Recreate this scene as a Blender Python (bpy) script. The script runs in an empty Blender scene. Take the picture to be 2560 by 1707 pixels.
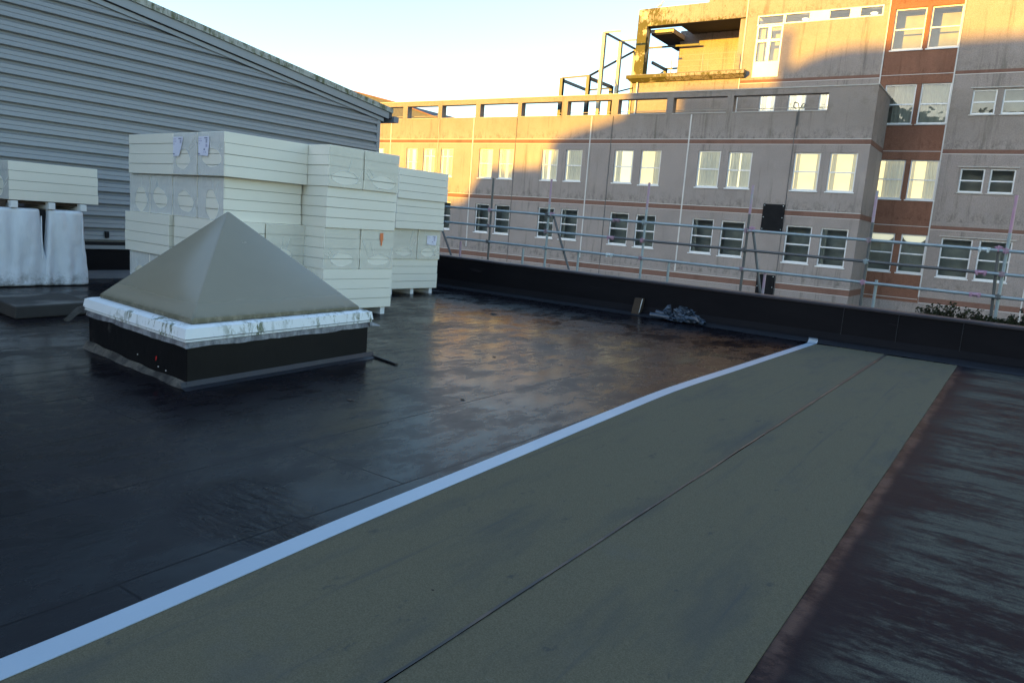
import bpy, bmesh, math, random
from mathutils import Vector, Matrix, noise
random.seed(7)
S = bpy.context.scene
COL = S.collection
R = math.radians

# ------------------------------------------------------------------ camera
cd = bpy.data.cameras.new('camera'); cam = bpy.data.objects.new('camera', cd); COL.objects.link(cam)
cd.sensor_width = 36.0; cd.lens = 26.086; cd.clip_start = 0.05; cd.clip_end = 3000
MR = ((0.81988, 0.56772, 0.07512), (0.15005, -0.08611, -0.98492), (-0.55249, 0.81879, -0.15592))
m = Matrix.Identity(4)
for i in range(3):
    m[i][0] = MR[0][i]; m[i][1] = -MR[1][i]; m[i][2] = -MR[2][i]
m[0][3], m[1][3], m[2][3] = 0, 0, 1.6
cam.matrix_world = m
S.camera = cam
S.render.resolution_x = 1024; S.render.resolution_y = 682

# ------------------------------------------------------------------ light
SUN_EL = R(8.0)
SUN_AZ = Vector((-0.42, -0.9075)).normalized()          # towards the sun, on the map
w = bpy.data.worlds.new('World'); S.world = w; w.use_nodes = True
nt = w.node_tree; nt.nodes.clear()
sk = nt.nodes.new('ShaderNodeTexSky'); sk.sky_type = 'NISHITA'; sk.sun_disc = False
sk.sun_elevation = SUN_EL; sk.sun_rotation = math.atan2(SUN_AZ.x, SUN_AZ.y)
sk.altitude = 50; sk.air_density = 1.0; sk.dust_density = 0.6; sk.ozone_density = 1.6
bg = nt.nodes.new('ShaderNodeBackground'); bg.inputs[1].default_value = 0.15
wo = nt.nodes.new('ShaderNodeOutputWorld')
nt.links.new(sk.outputs[0], bg.inputs[0]); nt.links.new(bg.outputs[0], wo.inputs[0])
sd = bpy.data.lights.new('sun', 'SUN'); sd.energy = 3.7; sd.angle = R(0.35); sd.color = (1.0, 0.525, 0.03)
sun = bpy.data.objects.new('sun', sd); COL.objects.link(sun)
sv = Vector((SUN_AZ.x * math.cos(SUN_EL), SUN_AZ.y * math.cos(SUN_EL), math.sin(SUN_EL)))
sun.rotation_euler = sv.to_track_quat('Z', 'Y').to_euler()
S.view_settings.view_transform = 'Standard'; S.view_settings.look = 'None'
S.view_settings.exposure = 2.08; S.view_settings.gamma = 1.0
S.render.engine = 'CYCLES'
S.cycles.max_bounces = 8; S.cycles.transparent_max_bounces = 12

# ------------------------------------------------------------------ helpers
ORG = {}
def tag(o, label=None, cat=None, group=None, kind=None):
    if label: o['label'] = label
    if cat: o['category'] = cat
    if group: o['group'] = group
    if kind: o['kind'] = kind
    return o
def thing(name, loc, label, cat, group=None):
    o = bpy.data.objects.new(name, None); COL.objects.link(o); o.location = loc
    o.empty_display_size = 0.2
    ORG[o.name] = Vector(loc)
    return tag(o, label, cat, group)

class MB:
    def __init__(s): s.v = []; s.f = []; s.sm = []
    def add(s, vs, fs, smooth=False):
        n = len(s.v); s.v += [tuple(p) for p in vs]
        for f in fs: s.f.append([i + n for i in f]); s.sm.append(smooth)
        return s
    def box(s, x0, x1, y0, y1, z0, z1):
        return s.add([(x0,y0,z0),(x1,y0,z0),(x1,y1,z0),(x0,y1,z0),(x0,y0,z1),(x1,y0,z1),(x1,y1,z1),(x0,y1,z1)],
                     [(0,3,2,1),(4,5,6,7),(0,1,5,4),(1,2,6,5),(2,3,7,6),(3,0,4,7)])
    def hexa(s, b, t):
        return s.add(list(b) + list(t), [(0,3,2,1),(4,5,6,7),(0,1,5,4),(1,2,6,5),(2,3,7,6),(3,0,4,7)])
    def obox(s, o, e1, e2, a0, a1, b0, b1, z0, z1):
        o = Vector((o[0], o[1])); e1 = Vector(e1); e2 = Vector(e2)
        c = [o + e1*a + e2*b for a, b in ((a0,b0),(a1,b0),(a1,b1),(a0,b1))]
        return s.hexa([(p.x,p.y,z0) for p in c], [(p.x,p.y,z1) for p in c])
    def quad(s, a, b, c, d): return s.add([a,b,c,d], [(0,1,2,3)])
    def tube(s, p0, p1, r, n=10, r1=None, cap=True):
        p0 = Vector(p0); p1 = Vector(p1); d = (p1-p0).normalized(); r1 = r if r1 is None else r1
        u = d.cross(Vector((0,0,1)) if abs(d.z) < .9 else Vector((1,0,0))).normalized(); v = d.cross(u)
        A = [p0 + (u*math.cos(t)+v*math.sin(t))*r for t in [2*math.pi*i/n for i in range(n)]]
        B = [p1 + (u*math.cos(t)+v*math.sin(t))*r1 for t in [2*math.pi*i/n for i in range(n)]]
        s.add(A+B, [(i,(i+1)%n,n+(i+1)%n,n+i) for i in range(n)], True)
        if cap: s.add(A, [tuple(range(n))[::-1]]); s.add(B, [tuple(range(n))])
        return s
    def path(s, pts, r, n=6):
        for a, b in zip(pts, pts[1:]): s.tube(a, b, r, n)
        return s
    def beam(s, p0, p1, w_, h_):
        p0 = Vector(p0); p1 = Vector(p1); d = (p1-p0).normalized()
        u = d.cross(Vector((0,0,1)) if abs(d.z) < .95 else Vector((0,1,0))).normalized(); v = u.cross(d)
        o = [(-1,-1),(1,-1),(1,1),(-1,1)]
        return s.hexa([p0+u*a*w_/2+v*b*h_/2 for a,b in o], [p1+u*a*w_/2+v*b*h_/2 for a,b in o])
    def build(s, name, mt, parent=None, bevel=0, fix=True, origin=None):
        me = bpy.data.meshes.new(name)
        if parent is not None: org = ORG[parent.name]
        else:
            if origin is None:
                xs = [p[0] for p in s.v]; ys = [p[1] for p in s.v]; zs = [p[2] for p in s.v]
                origin = ((min(xs)+max(xs))/2, (min(ys)+max(ys))/2, min(zs))
            org = Vector(origin)
        me.from_pydata([Vector(p)-org for p in s.v], [], s.f)
        for p, sm in zip(me.polygons, s.sm): p.use_smooth = sm
        if fix:
            b = bmesh.new(); b.from_mesh(me)
            bmesh.ops.recalc_face_normals(b, faces=b.faces); b.to_mesh(me); b.free()
        me.materials.append(mt)
        o = bpy.data.objects.new(name, me); COL.objects.link(o)
        if parent is not None: o.parent = parent; ORG[o.name] = org
        else: o.location = org; ORG[o.name] = org
        if parent is not None: ORG[o.name] = org.copy()
        if bevel:
            md = o.modifiers.new('bevel', 'BEVEL'); md.width = bevel; md.segments = 2; md.limit_method = 'ANGLE'
        return o

# ------------------------------------------------------------------ materials
class G:
    def __init__(s, name, rough=.7, spec=.5, metal=0.0, color=(.5,.5,.5)):
        s.m = bpy.data.materials.new(name); s.m.use_nodes = True; s.nt = s.m.node_tree
        s.b = s.nt.nodes['Principled BSDF']
        s.b.inputs['Roughness'].default_value = rough; s.b.inputs['Metallic'].default_value = metal
        s.b.inputs['Specular IOR Level'].default_value = spec
        s.b.inputs['Base Color'].default_value = (*color, 1)
        g = s.nt.nodes.new('ShaderNodeNewGeometry'); s.pos = g.outputs['Position']; s.geo = g
    def put(s, sock, v):
        if hasattr(v, 'is_output') or isinstance(v, bpy.types.NodeSocket): s.nt.links.new(v, sock)
        elif isinstance(v, tuple) and len(v) == 3 and sock.type == 'RGBA': sock.default_value = (*v, 1)
        else: sock.default_value = v
    def obj(s):
        return s.nt.nodes.new('ShaderNodeTexCoord').outputs['Object']
    def mp(s, vec=None, scale=(1,1,1), loc=(0,0,0), rot=(0,0,0)):
        n = s.nt.nodes.new('ShaderNodeMapping'); s.put(n.inputs[0], vec or s.pos)
        n.inputs['Scale'].default_value = scale; n.inputs['Location'].default_value = loc; n.inputs['Rotation'].default_value = rot
        return n.outputs[0]
    def noise(s, vec=None, scale=5, det=4, rough=.55, dist=0, col=False):
        n = s.nt.nodes.new('ShaderNodeTexNoise'); s.put(n.inputs['Vector'], vec or s.pos)
        n.inputs['Scale'].default_value = scale; n.inputs['Detail'].default_value = det
        n.inputs['Roughness'].default_value = rough; n.inputs['Distortion'].default_value = dist
        return n.outputs['Color' if col else 'Fac']
    def vor(s, vec=None, scale=5, feat='F1', out='Distance'):
        n = s.nt.nodes.new('ShaderNodeTexVoronoi'); n.feature = feat; s.put(n.inputs['Vector'], vec or s.pos)
        n.inputs['Scale'].default_value = scale
        return n.outputs[out]
    def ramp(s, fac, stops, interp='LINEAR'):
        n = s.nt.nodes.new('ShaderNodeValToRGB'); s.put(n.inputs[0], fac); n.color_ramp.interpolation = interp
        el = n.color_ramp.elements
        while len(el) < len(stops): el.new(.5)
        for e, (p, c) in zip(el, stops):
            e.position = p; e.color = (c, c, c, 1) if isinstance(c, (int, float)) else (*c, 1)
        return n.outputs[0]
    def mix(s, fac, a, b, mode='MIX'):
        n = s.nt.nodes.new('ShaderNodeMix'); n.data_type = 'RGBA'; n.blend_type = mode
        s.put(n.inputs[0], fac); s.put(n.inputs[6], a); s.put(n.inputs[7], b)
        return n.outputs[2]
    def mth(s, op, a, b=0.0, c=None, clamp=False):
        n = s.nt.nodes.new('ShaderNodeMath'); n.operation = op; n.use_clamp = clamp
        s.put(n.inputs[0], a); s.put(n.inputs[1], b)
        if c is not None: s.put(n.inputs[2], c)
        return n.outputs[0]
    def sep(s, vec=None):
        n = s.nt.nodes.new('ShaderNodeSeparateXYZ'); s.put(n.inputs[0], vec or s.pos); return n.outputs
    def rng(s, v, a, b, c=0.0, d=1.0):
        n = s.nt.nodes.new('ShaderNodeMapRange'); n.interpolation_type = 'SMOOTHSTEP'
        s.put(n.inputs[0], v)
        for k, x in zip((1,2,3,4), (a,b,c,d)): n.inputs[k].default_value = x
        return n.outputs[0]
    def bump(s, h, strength=.3, dist=.01, prev=None):
        n = s.nt.nodes.new('ShaderNodeBump'); n.inputs['Strength'].default_value = strength
        n.inputs['Distance'].default_value = dist; s.put(n.inputs['Height'], h)
        if prev: s.put(n.inputs['Normal'], prev)
        return n.outputs[0]
    def out(s, color=None, rough=None, normal=None):
        if color is not None: s.put(s.b.inputs['Base Color'], color)
        if rough is not None: s.put(s.b.inputs['Roughness'], rough)
        if normal is not None: s.put(s.b.inputs['Normal'], normal)
        return s.m

def pebble(name, base, moss=0.0, brown=False):
    g = G(name, rough=.9, spec=.2)
    sp = g.noise(scale=38, det=2, rough=.7)
    c = g.mix(g.ramp(sp, [(.32,0),(.68,1)]), tuple(x*.70 for x in base), tuple(min(1,x*1.24) for x in base))
    blot = g.noise(scale=.55, det=5, rough=.6)
    c = g.mix(g.rng(blot,.42,.72,0,.34), c, tuple(x*.62 for x in base))
    st = g.noise(g.mp(scale=(2.6,2.6,.16)), scale=1.3, det=5, rough=.7)
    c = g.mix(g.rng(st,.53,.72,0,.55), c, (.10,.09,.075) if not brown else (.12,.055,.035))
    pale = g.noise(g.mp(scale=(1.2,1.2,.35), loc=(7,3,1)), scale=.8, det=3)
    c = g.mix(g.rng(pale,.58,.75,0,.22), c, tuple(min(.75,x*1.5) for x in base))
    # grime that gathers just above each string course (a storey is 3.35 m)
    z = g.sep()[2]
    zz = g.mth('FLOORED_MODULO', g.mth('SUBTRACT', z, 3.24), 3.36)
    band = g.mth('MULTIPLY', g.rng(zz, 0, .85, 1, 0), g.rng(g.noise(g.mp(scale=(1,1,.6)), scale=4.5, det=8, rough=.80), .46, .64))
    c = g.mix(g.mth('MULTIPLY', band, .60), c, (.075,.07,.055) if not brown else (.11,.045,.03))
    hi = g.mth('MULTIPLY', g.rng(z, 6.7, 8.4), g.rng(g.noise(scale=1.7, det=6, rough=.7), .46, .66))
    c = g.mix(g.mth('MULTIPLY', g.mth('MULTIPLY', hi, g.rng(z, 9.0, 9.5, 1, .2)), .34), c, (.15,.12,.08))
    if moss:
        x = g.sep()[0]
        mk = g.mth('ADD', g.mth('MULTIPLY', g.rng(x, -19.6, -17.6, 1, 0), .15), g.mth('MULTIPLY', g.rng(z, 13.75, 13.4), .10))
        mo = g.noise(g.mp(scale=(1.2,1.2,.55)), scale=5.5, det=8, rough=.78, dist=.6)
        mf = g.rng(g.mth('ADD', mo, mk), .58, .66)
        c = g.mix(g.mth('MULTIPLY', mf, moss), c, (.085,.080,.018))
        pf = g.mth('MULTIPLY', g.rng(g.noise(g.mp(loc=(3,5,2)), scale=1.4, det=4), .52, .6), g.rng(x, -19.5, -18.6, 1, 0))
        c = g.mix(g.mth('MULTIPLY', pf, .8), c, (.62,.56,.40))
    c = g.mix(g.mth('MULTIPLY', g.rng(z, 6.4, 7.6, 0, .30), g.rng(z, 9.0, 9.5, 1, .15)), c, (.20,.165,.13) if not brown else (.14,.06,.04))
    n = g.bump(sp, .6, .03)
    return g.out(color=c, normal=n)

M = {}
M['pebble'] = pebble('pebbledash', (.335,.283,.260))
M['pebble_moss'] = pebble('mossy_pebbledash', (.34,.295,.26), moss=.95)
M['render_brown'] = pebble('terracotta_render', (.245,.118,.078), brown=True)
g = G('terracotta_band', rough=.85, spec=.2)
c = g.mix(g.noise(scale=14, det=4), (.160,.085,.064), (.235,.130,.098))
c = g.mix(g.rng(g.noise(g.mp(scale=(1,1,.3)), scale=1.1, det=4), .5, .7, 0, .5), c, (.12,.06,.045))
M['band'] = g.out(color=c, normal=g.bump(g.noise(scale=60), .3, .01))
g = G('pale_sealant', rough=.7); M['joint'] = g.out(color=g.mix(g.noise(scale=3), (.50,.47,.45), (.66,.63,.60)))
g = G('white_window_plastic', rough=.35); M['upvc'] = g.out(color=g.mix(g.noise(scale=2.5,det=3), (.68,.69,.70), (.80,.80,.80)))
g = G('concrete_sill', rough=.85); M['sill'] = g.out(color=g.mix(g.noise(scale=4,det=5), (.36,.33,.30), (.55,.52,.48)))
g = G('dark_coping', rough=.7); M['coping'] = g.out(color=g.mix(g.noise(scale=2,det=5), (.05,.05,.05), (.16,.15,.14)))

def glass_mat():
    m_ = bpy.data.materials.new('window_glass'); m_.use_nodes = True; t = m_.node_tree; t.nodes.clear()
    o = t.nodes.new('ShaderNodeOutputMaterial'); mx = t.nodes.new('ShaderNodeMixShader')
    tr = t.nodes.new('ShaderNodeBsdfTransparent'); tr.inputs[0].default_value = (.86,.91,.90,1)
    gl = t.nodes.new('ShaderNodeBsdfGlossy'); gl.inputs['Roughness'].default_value = .015
    fr = t.nodes.new('ShaderNodeFresnel'); fr.inputs[0].default_value = 1.85
    ge = t.nodes.new('ShaderNodeNewGeometry'); ns = t.nodes.new('ShaderNodeTexNoise'); ns.inputs['Scale'].default_value = 1.5
    bp = t.nodes.new('ShaderNodeBump'); bp.inputs['Strength'].default_value = .12; bp.inputs['Distance'].default_value = .05
    t.links.new(ge.outputs['Position'], ns.inputs['Vector']); t.links.new(ns.outputs['Fac'], bp.inputs['Height'])
    t.links.new(bp.outputs[0], gl.inputs['Normal']); t.links.new(bp.outputs[0], fr.inputs['Normal'])
    t.links.new(fr.outputs[0], mx.inputs[0]); t.links.new(tr.outputs[0], mx.inputs[1]); t.links.new(gl.outputs[0], mx.inputs[2])
    t.links.new(mx.outputs[0], o.inputs[0]); return m_
M['glass'] = glass_mat()
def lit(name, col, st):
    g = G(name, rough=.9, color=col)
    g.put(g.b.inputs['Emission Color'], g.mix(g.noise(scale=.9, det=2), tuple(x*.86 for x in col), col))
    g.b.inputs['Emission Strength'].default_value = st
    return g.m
M['room_lit'] = lit('lit_room_cream', (1.0,.90,.64), .135)
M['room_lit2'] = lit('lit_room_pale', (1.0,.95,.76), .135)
M['lamp'] = lit('ceiling_lamp_glow', (1.0,.88,.62), 1.0)
g = G('dark_room', rough=.8); M['room_dark'] = g.out(color=g.mix(g.noise(scale=1.6,det=3), (.16,.18,.18), (.48,.50,.47)))
g = G('dim_room', rough=.8); M['room_dim'] = g.out(color=g.mix(g.noise(scale=1.6,det=3), (.20,.18,.15), (.42,.40,.36)))
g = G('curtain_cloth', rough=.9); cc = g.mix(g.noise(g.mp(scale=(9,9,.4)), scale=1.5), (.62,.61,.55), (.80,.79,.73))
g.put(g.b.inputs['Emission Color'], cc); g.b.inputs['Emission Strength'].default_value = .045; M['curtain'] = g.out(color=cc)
g = G('curtain_cloth_unlit', rough=.9); M['curtain_dull'] = g.out(color=g.mix(g.noise(g.mp(scale=(9,9,.4)), scale=1.5), (.30,.31,.28), (.55,.56,.52)))

# bitumen roof surface, laid in rolls running towards the far parapet
g = G('wet_bitumen', rough=.4, spec=.085)
x, y, z = g.sep()
wob = g.noise(scale=.9, det=3)
xx = g.mth('ADD', x, g.mth('MULTIPLY', g.mth('SUBTRACT', wob, .5), .06))
seam = g.mth('ABSOLUTE', g.mth('SUBTRACT', g.mth('FLOORED_MODULO', g.mth('ADD', xx, .35), 1.02), .51))
seamf = g.rng(seam, .0, .018, 1, 0)
yy = g.mth('ADD', y, g.mth('MULTIPLY', g.mth('FLOOR', g.mth('DIVIDE', g.mth('ADD', xx, .86), 1.02)), 1.73))
ys = g.mth('ABSOLUTE', g.mth('SUBTRACT', g.mth('FLOORED_MODULO', yy, 3.9), 1.95))
seamf = g.mth('MAXIMUM', seamf, g.rng(ys, .0, .015, 1, 0))
big = g.noise(g.mp(scale=(1.0,.75,1)), scale=1.5, det=8, rough=.66, dist=.3)
fine = g.noise(g.mp(scale=(1.9,.75,1), rot=(0,0,.12)), scale=3.2, det=7, rough=.68)
wet = g.rng(g.mth('ADD', g.mth('MULTIPLY', big, .55), g.mth('MULTIPLY', fine, .45)), .38, .62)
dirt = g.noise(scale=2.1, det=7, rough=.7)
c = g.mix(wet, (.008,.0065,.009), (.0025,.002,.0045))
c = g.mix(g.rng(dirt,.52,.74,0,.55), c, (.026,.021,.020))
c = g.mix(g.mth('MULTIPLY', seamf, .35), c, (.003,.003,.004))
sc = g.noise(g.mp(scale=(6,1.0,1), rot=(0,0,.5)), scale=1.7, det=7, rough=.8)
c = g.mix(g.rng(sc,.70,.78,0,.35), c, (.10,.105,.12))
rr = g.mth('ADD', g.mth('MULTIPLY', wet, -.23), .38)
rr = g.mth('MAXIMUM', rr, g.mth('MULTIPLY', seamf, .5))
h = g.mth('ADD', g.mth('MULTIPLY', fine, .35), g.mth('MULTIPLY', big, 1.0))
n = g.bump(h, .07, .05)
n = g.bump(g.noise(scale=70, det=2), .07, .004, n)
# creased patches in the torched felt
cr = g.mth('MULTIPLY', g.rng(g.noise(scale=.75, det=1), .60, .68), g.noise(g.mp(scale=(3,9,1), rot=(0,0,.7)), scale=2.2, det=4, dist=2.0))
n = g.bump(cr, .5, .02, n)
n = g.bump(seamf, -.2, .004, n)
M['bitumen'] = g.out(color=c, rough=rr, normal=n)

# weathered area to the right of the strips: dark coat scuffed across, green-grey felt showing
g = G('scuffed_felt', rough=.7, spec=.06)
a = g.noise(g.mp(scale=(.55,1.5,1)), scale=1.0, det=5, rough=.6, dist=.3)
b = g.noise(g.mp(scale=(1.5,8,1), rot=(0,0,.05)), scale=1.3, det=7, rough=.72)
b2_ = g.noise(g.mp(scale=(3.0,6,1), rot=(0,0,-.12)), scale=4.5, det=6, rough=.75)
f = g.rng(g.mth('ADD', g.mth('ADD', g.mth('MULTIPLY', a, .34), g.mth('MULTIPLY', b, .40)), g.mth('MULTIPLY', b2_, .26)), .445, .555)
x, y, z = g.sep()
edge = g.rng(g.mth('ADD', x, g.mth('MULTIPLY', g.noise(scale=2.2, det=6, rough=.7), .34)), -.40, -.05, 0, 1)
f = g.mth('MULTIPLY', f, edge)
gr = g.noise(scale=160, det=1)
gc = g.mix(g.ramp(gr,[(.3,0),(.7,1)]), (.052,.050,.041), (.108,.105,.088))
c = g.mix(f, g.mix(g.noise(scale=3,det=5), (.005,.004,.007), (.015,.012,.017)), gc)
rr = g.mth('ADD', g.mth('MULTIPLY', f, .36), .55)
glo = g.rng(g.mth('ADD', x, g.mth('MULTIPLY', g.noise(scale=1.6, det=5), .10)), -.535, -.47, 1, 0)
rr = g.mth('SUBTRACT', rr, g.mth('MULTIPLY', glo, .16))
c = g.mix(g.mth('MULTIPLY', g.mth('MULTIPLY', glo, .8), g.rng(g.noise(scale=6,det=5,rough=.7),.38,.60)), c, (.075,.048,.042))  # brown tint paints the orange reflection along the glossy edge bead
n = g.bump(g.noise(scale=9, det=5), .2, .01); n = g.bump(gr, .25, .003, n)
M['scuffed'] = g.out(color=c, rough=rr, normal=n)

g = G('mineral_felt', rough=.95, spec=.25)
gr = g.noise(scale=190, det=1, rough=.5)
c = g.mix(g.ramp(gr,[(.30,0),(.70,1)]), (.076,.067,.042), (.120,.107,.072))
st = g.noise(g.mp(scale=(1.6,.35,1)), scale=1.6, det=6, rough=.65)
c = g.mix(g.rng(st,.48,.70,0,.60), c, (.055,.056,.052))
bl = g.noise(scale=1.1, det=6, rough=.7)
c = g.mix(g.rng(bl,.56,.72,0,.30), c, (.085,.085,.080))
mk = g.noise(g.mp(scale=(2.4,1.5,1), loc=(4,2,0)), scale=2.6, det=5, rough=.75)
c = g.mix(g.rng(mk,.61,.70,0,.75), c, (.045,.045,.045))
ln = g.noise(g.mp(scale=(9,.18,1)), scale=1.4, det=5, rough=.7)
c = g.mix(g.rng(ln,.58,.70,0,.5), c, (.05,.052,.055))
sc2 = g.noise(g.mp(scale=(1.4,9,1), rot=(0,0,.5), loc=(3,1,0)), scale=.9, det=6, rough=.72)
c = g.mix(g.rng(sc2,.66,.74,0,.35), c, (.17,.165,.14))
n = g.bump(gr, .35, .003); n = g.bump(g.noise(g.mp(scale=(1,.3,1)), scale=3, det=3), .12, .02, n)
M['felt'] = g.out(color=c, normal=n)
g = G('black_lap', rough=.6); M['lap'] = g.out(color=g.mix(g.rng(g.noise(scale=2.2,det=4),.45,.6), (.012,.011,.012), (.065,.042,.030)), rough=.5)
g = G('blue_white_tape', rough=.42)
c = g.mix(g.noise(scale=1.5, det=4), (.27,.335,.415), (.345,.415,.50))
wk = g.vor(g.mp(scale=(1.2,1,1)), scale=26, feat='F1')
mk2 = g.rng(g.noise(scale=1.3, det=3), .56, .66)
c = g.mix(g.mth('MULTIPLY', g.mth('MULTIPLY', g.rng(wk,.0,.5,1,0), mk2), .35), c, (.22,.29,.38))
M['tape'] = g.out(color=c, normal=g.bump(g.noise(scale=14,det=4), .25, .01))
g = G('black_upstand_felt', rough=.62, spec=.08)
c = g.mix(g.noise(g.mp(scale=(.5,.5,2)), scale=2.0, det=7, rough=.7), (.004,.0035,.005), (.013,.012,.014))
c = g.mix(g.rng(g.noise(g.mp(scale=(.35,1,2.5)), scale=2.2, det=7, rough=.75), .62, .72, 0, .45), c, (.032,.030,.034))
M['upstand'] = g.out(color=c, normal=g.bump(g.noise(scale=5,det=6), .35, .02))
g = G('felt_cap_edge', rough=.5); M['cap'] = g.out(color=g.mix(g.noise(scale=3,det=6,rough=.7), (.006,.005,.007), (.050,.041,.048)), normal=g.bump(g.noise(scale=12,det=5),.4,.01))
g = G('dusty_fillet_edge', rough=.55); M['fillet'] = g.out(color=g.mix(g.noise(g.mp(scale=(.6,3,1)),scale=2.5,det=7,rough=.7), (.003,.0035,.006), (.017,.020,.029)), normal=g.bump(g.noise(scale=6,det=6),.3,.02))

g = G('grey_coated_steel', rough=.42, spec=.5)
c = g.mix(g.noise(g.mp(scale=(1,.3,3)), scale=.8, det=4), (.215,.228,.246), (.262,.273,.290))
sp = g.noise(g.mp(scale=(1,1.3,16)), scale=2.4, det=8, rough=.8)
c = g.mix(g.rng(sp,.62,.69,0,.65), c, (.085,.09,.075))
sk_ = g.noise(g.mp(scale=(1,3,.25)), scale=1.3, det=6, rough=.7)
c = g.mix(g.rng(sk_,.55,.75,0,.18), c, (.16,.18,.18))
M['clad'] = g.out(color=c, normal=g.bump(g.noise(g.mp(scale=(1,.5,2)), scale=1.2, det=2), .12, .03))
g = G('grey_trim', rough=.4)
M['trim'] = g.out(color=g.mix(g.noise(scale=1.5,det=5), (.215,.235,.262), (.27,.29,.315)))
g = G('mossy_verge', rough=.85)
v1 = g.noise(g.mp(scale=(1,2.2,1)), scale=3.5, det=8, rough=.75)
v2 = g.noise(g.mp(scale=(1,5,1)), scale=4, det=6, rough=.7)
c = g.mix(g.rng(v1,.42,.62), (.42,.42,.38), (.115,.120,.060))
c = g.mix(g.rng(v2,.55,.70,0,.6), c, (.035,.038,.018))
M['verge'] = g.out(color=c, normal=g.bump(v1,.5,.03))
g = G('plastic_gutter', rough=.4, color=(.17,.19,.23)); M['gutter'] = g.m
g = G('black_recess', rough=.9, color=(.008,.008,.010)); M['recess'] = g.m
g = G('plinth_felt', rough=.6); M['plinth'] = g.out(color=g.mix(g.noise(scale=2,det=5), (.05,.05,.055), (.15,.15,.155)))

# insulation boards
g = G('insulation_board', rough=.65, spec=.4)
oc = g.obj(); c = g.mix(g.noise(oc, scale=1.8, det=4), (.74,.70,.60), (.80,.765,.67))
c = g.mix(g.rng(g.noise(g.mp(oc, scale=(1,1,4)), scale=3.5, det=7, rough=.75),.60,.76,0,.30), c, (.55,.51,.38))
M['board'] = g.out(color=c, normal=g.bump(g.noise(oc,scale=9,det=4),.10,.02))
g = G('shrink_film', rough=.22, spec=.6)
oc = g.obj(); wr = g.noise(g.mp(oc, scale=(2,2,1), rot=(.3,.2,.1)), scale=7, det=6, rough=.6, dist=1.2)
c = g.mix(g.rng(wr,.52,.70), (.74,.755,.77), (.83,.84,.85)); g.b.inputs['Alpha'].default_value = .52
M['film'] = g.out(color=c, normal=g.bump(wr,.45,.03))
g = G('thin_film', rough=.25, spec=.5)
oc = g.obj(); wr = g.noise(g.mp(oc, scale=(2,2,1), rot=(.3,.2,.1)), scale=7, det=6, rough=.6, dist=1.2)
g.b.inputs['Alpha'].default_value = .35
M['film2'] = g.out(color=g.mix(wr, (.67,.66,.60), (.74,.735,.68)), normal=g.bump(wr,.2,.02))
g = G('film_crease', rough=.3); M['crease'] = g.out(color=g.mix(g.noise(g.obj(),scale=30), (.66,.68,.68), (.76,.78,.78)))
g = G('shadow_gap', rough=.9, color=(.20,.20,.15)); M['gap'] = g.m
g = G('white_foam', rough=.8); M['foam'] = g.out(color=g.mix(g.noise(g.obj(),scale=12), (.70,.71,.72), (.80,.81,.82)))
g = G('label_paper', rough=.5, color=(.70,.70,.82)); M['paper'] = g.m
g = G('label_ink', rough=.6, color=(.10,.11,.22)); M['ink'] = g.m
g = G('label_ink_pale', rough=.6, color=(.42,.40,.56)); M['ink2'] = g.m
g = G('orange_paint_mark', rough=.6, color=(.72,.20,.07)); M['orange'] = g.m
g = G('red_paint_mark', rough=.5, color=(.65,.02,.02)); M['red'] = g.m
g = G('woven_bag', rough=.55, spec=.4)
oc = g.obj(); wr = g.noise(g.mp(oc, scale=(1,2,.8)), scale=2.6, det=6, rough=.6)
c = g.mix(wr, (.56,.60,.66), (.74,.77,.82)); z_ = g.sep()[2]
dirt = g.mth('MULTIPLY', g.rng(z_, 0, .38, 1, 0), g.rng(g.noise(oc, scale=5, det=7, rough=.75), .42, .66))
c = g.mix(g.mth('MULTIPLY', dirt, .8), c, (.13,.13,.12)); M['bag'] = g.out(color=c, normal=g.bump(wr,.5,.03))
g = G('dirty_wood', rough=.85); M['wood'] = g.out(color=g.mix(g.noise(g.mp(scale=(2,14,14)),scale=3,det=6), (.022,.014,.010), (.075,.048,.03)))
g = G('raw_grey_wood', rough=.9, color=(.30,.27,.24)); M['rawwood'] = g.m
g = G('weathered_slab', rough=.75)
c = g.mix(g.noise(scale=3,det=7,rough=.7), (.014,.012,.012), (.045,.040,.036))
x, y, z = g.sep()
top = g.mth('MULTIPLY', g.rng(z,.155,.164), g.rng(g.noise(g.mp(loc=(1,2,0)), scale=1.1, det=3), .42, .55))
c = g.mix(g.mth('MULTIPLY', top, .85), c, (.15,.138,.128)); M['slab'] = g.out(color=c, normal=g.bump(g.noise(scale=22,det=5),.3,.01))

# skylight
g = G('bronze_tinted_dome', rough=.30, spec=.6)
d1 = g.noise(g.mp(scale=(1,1,1.6)), scale=1.4, det=5, rough=.55)
c = g.mix(d1, (.185,.162,.112), (.225,.200,.145))
z = g.sep()[2]
dd = g.mth('MULTIPLY', g.rng(z,.62,.72,1,0), 1.0)
c = g.mix(g.mth('MULTIPLY', dd, .35), c, (.19,.175,.13))
mo = g.mth('MULTIPLY', g.rng(z,.555,.615,1,0), g.rng(g.noise(scale=9,det=7,rough=.75),.35,.55))
c = g.mix(g.mth('MULTIPLY', mo, .9), c, (.075,.070,.038))
rr = g.mth('ADD', g.mth('MULTIPLY', g.noise(scale=2.2,det=5), .16), g.mth('MULTIPLY', dd, .22))
M['dome'] = g.out(color=c, rough=g.mth('ADD', rr, .16))
g = G('painted_frame', rough=.45)
x, y, z = g.sep()
c = g.mix(g.noise(scale=2,det=4), (.60,.64,.68), (.74,.77,.80))
al = g.noise(g.mp(scale=(1,1,.35)), scale=11, det=7, rough=.75)
loc = g.rng(g.noise(scale=1.7, det=2), .42, .60)
c = g.mix(g.mth('MULTIPLY', g.mth('MULTIPLY', g.rng(al,.50,.58), loc), .95), c, (.055,.075,.018))
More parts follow.
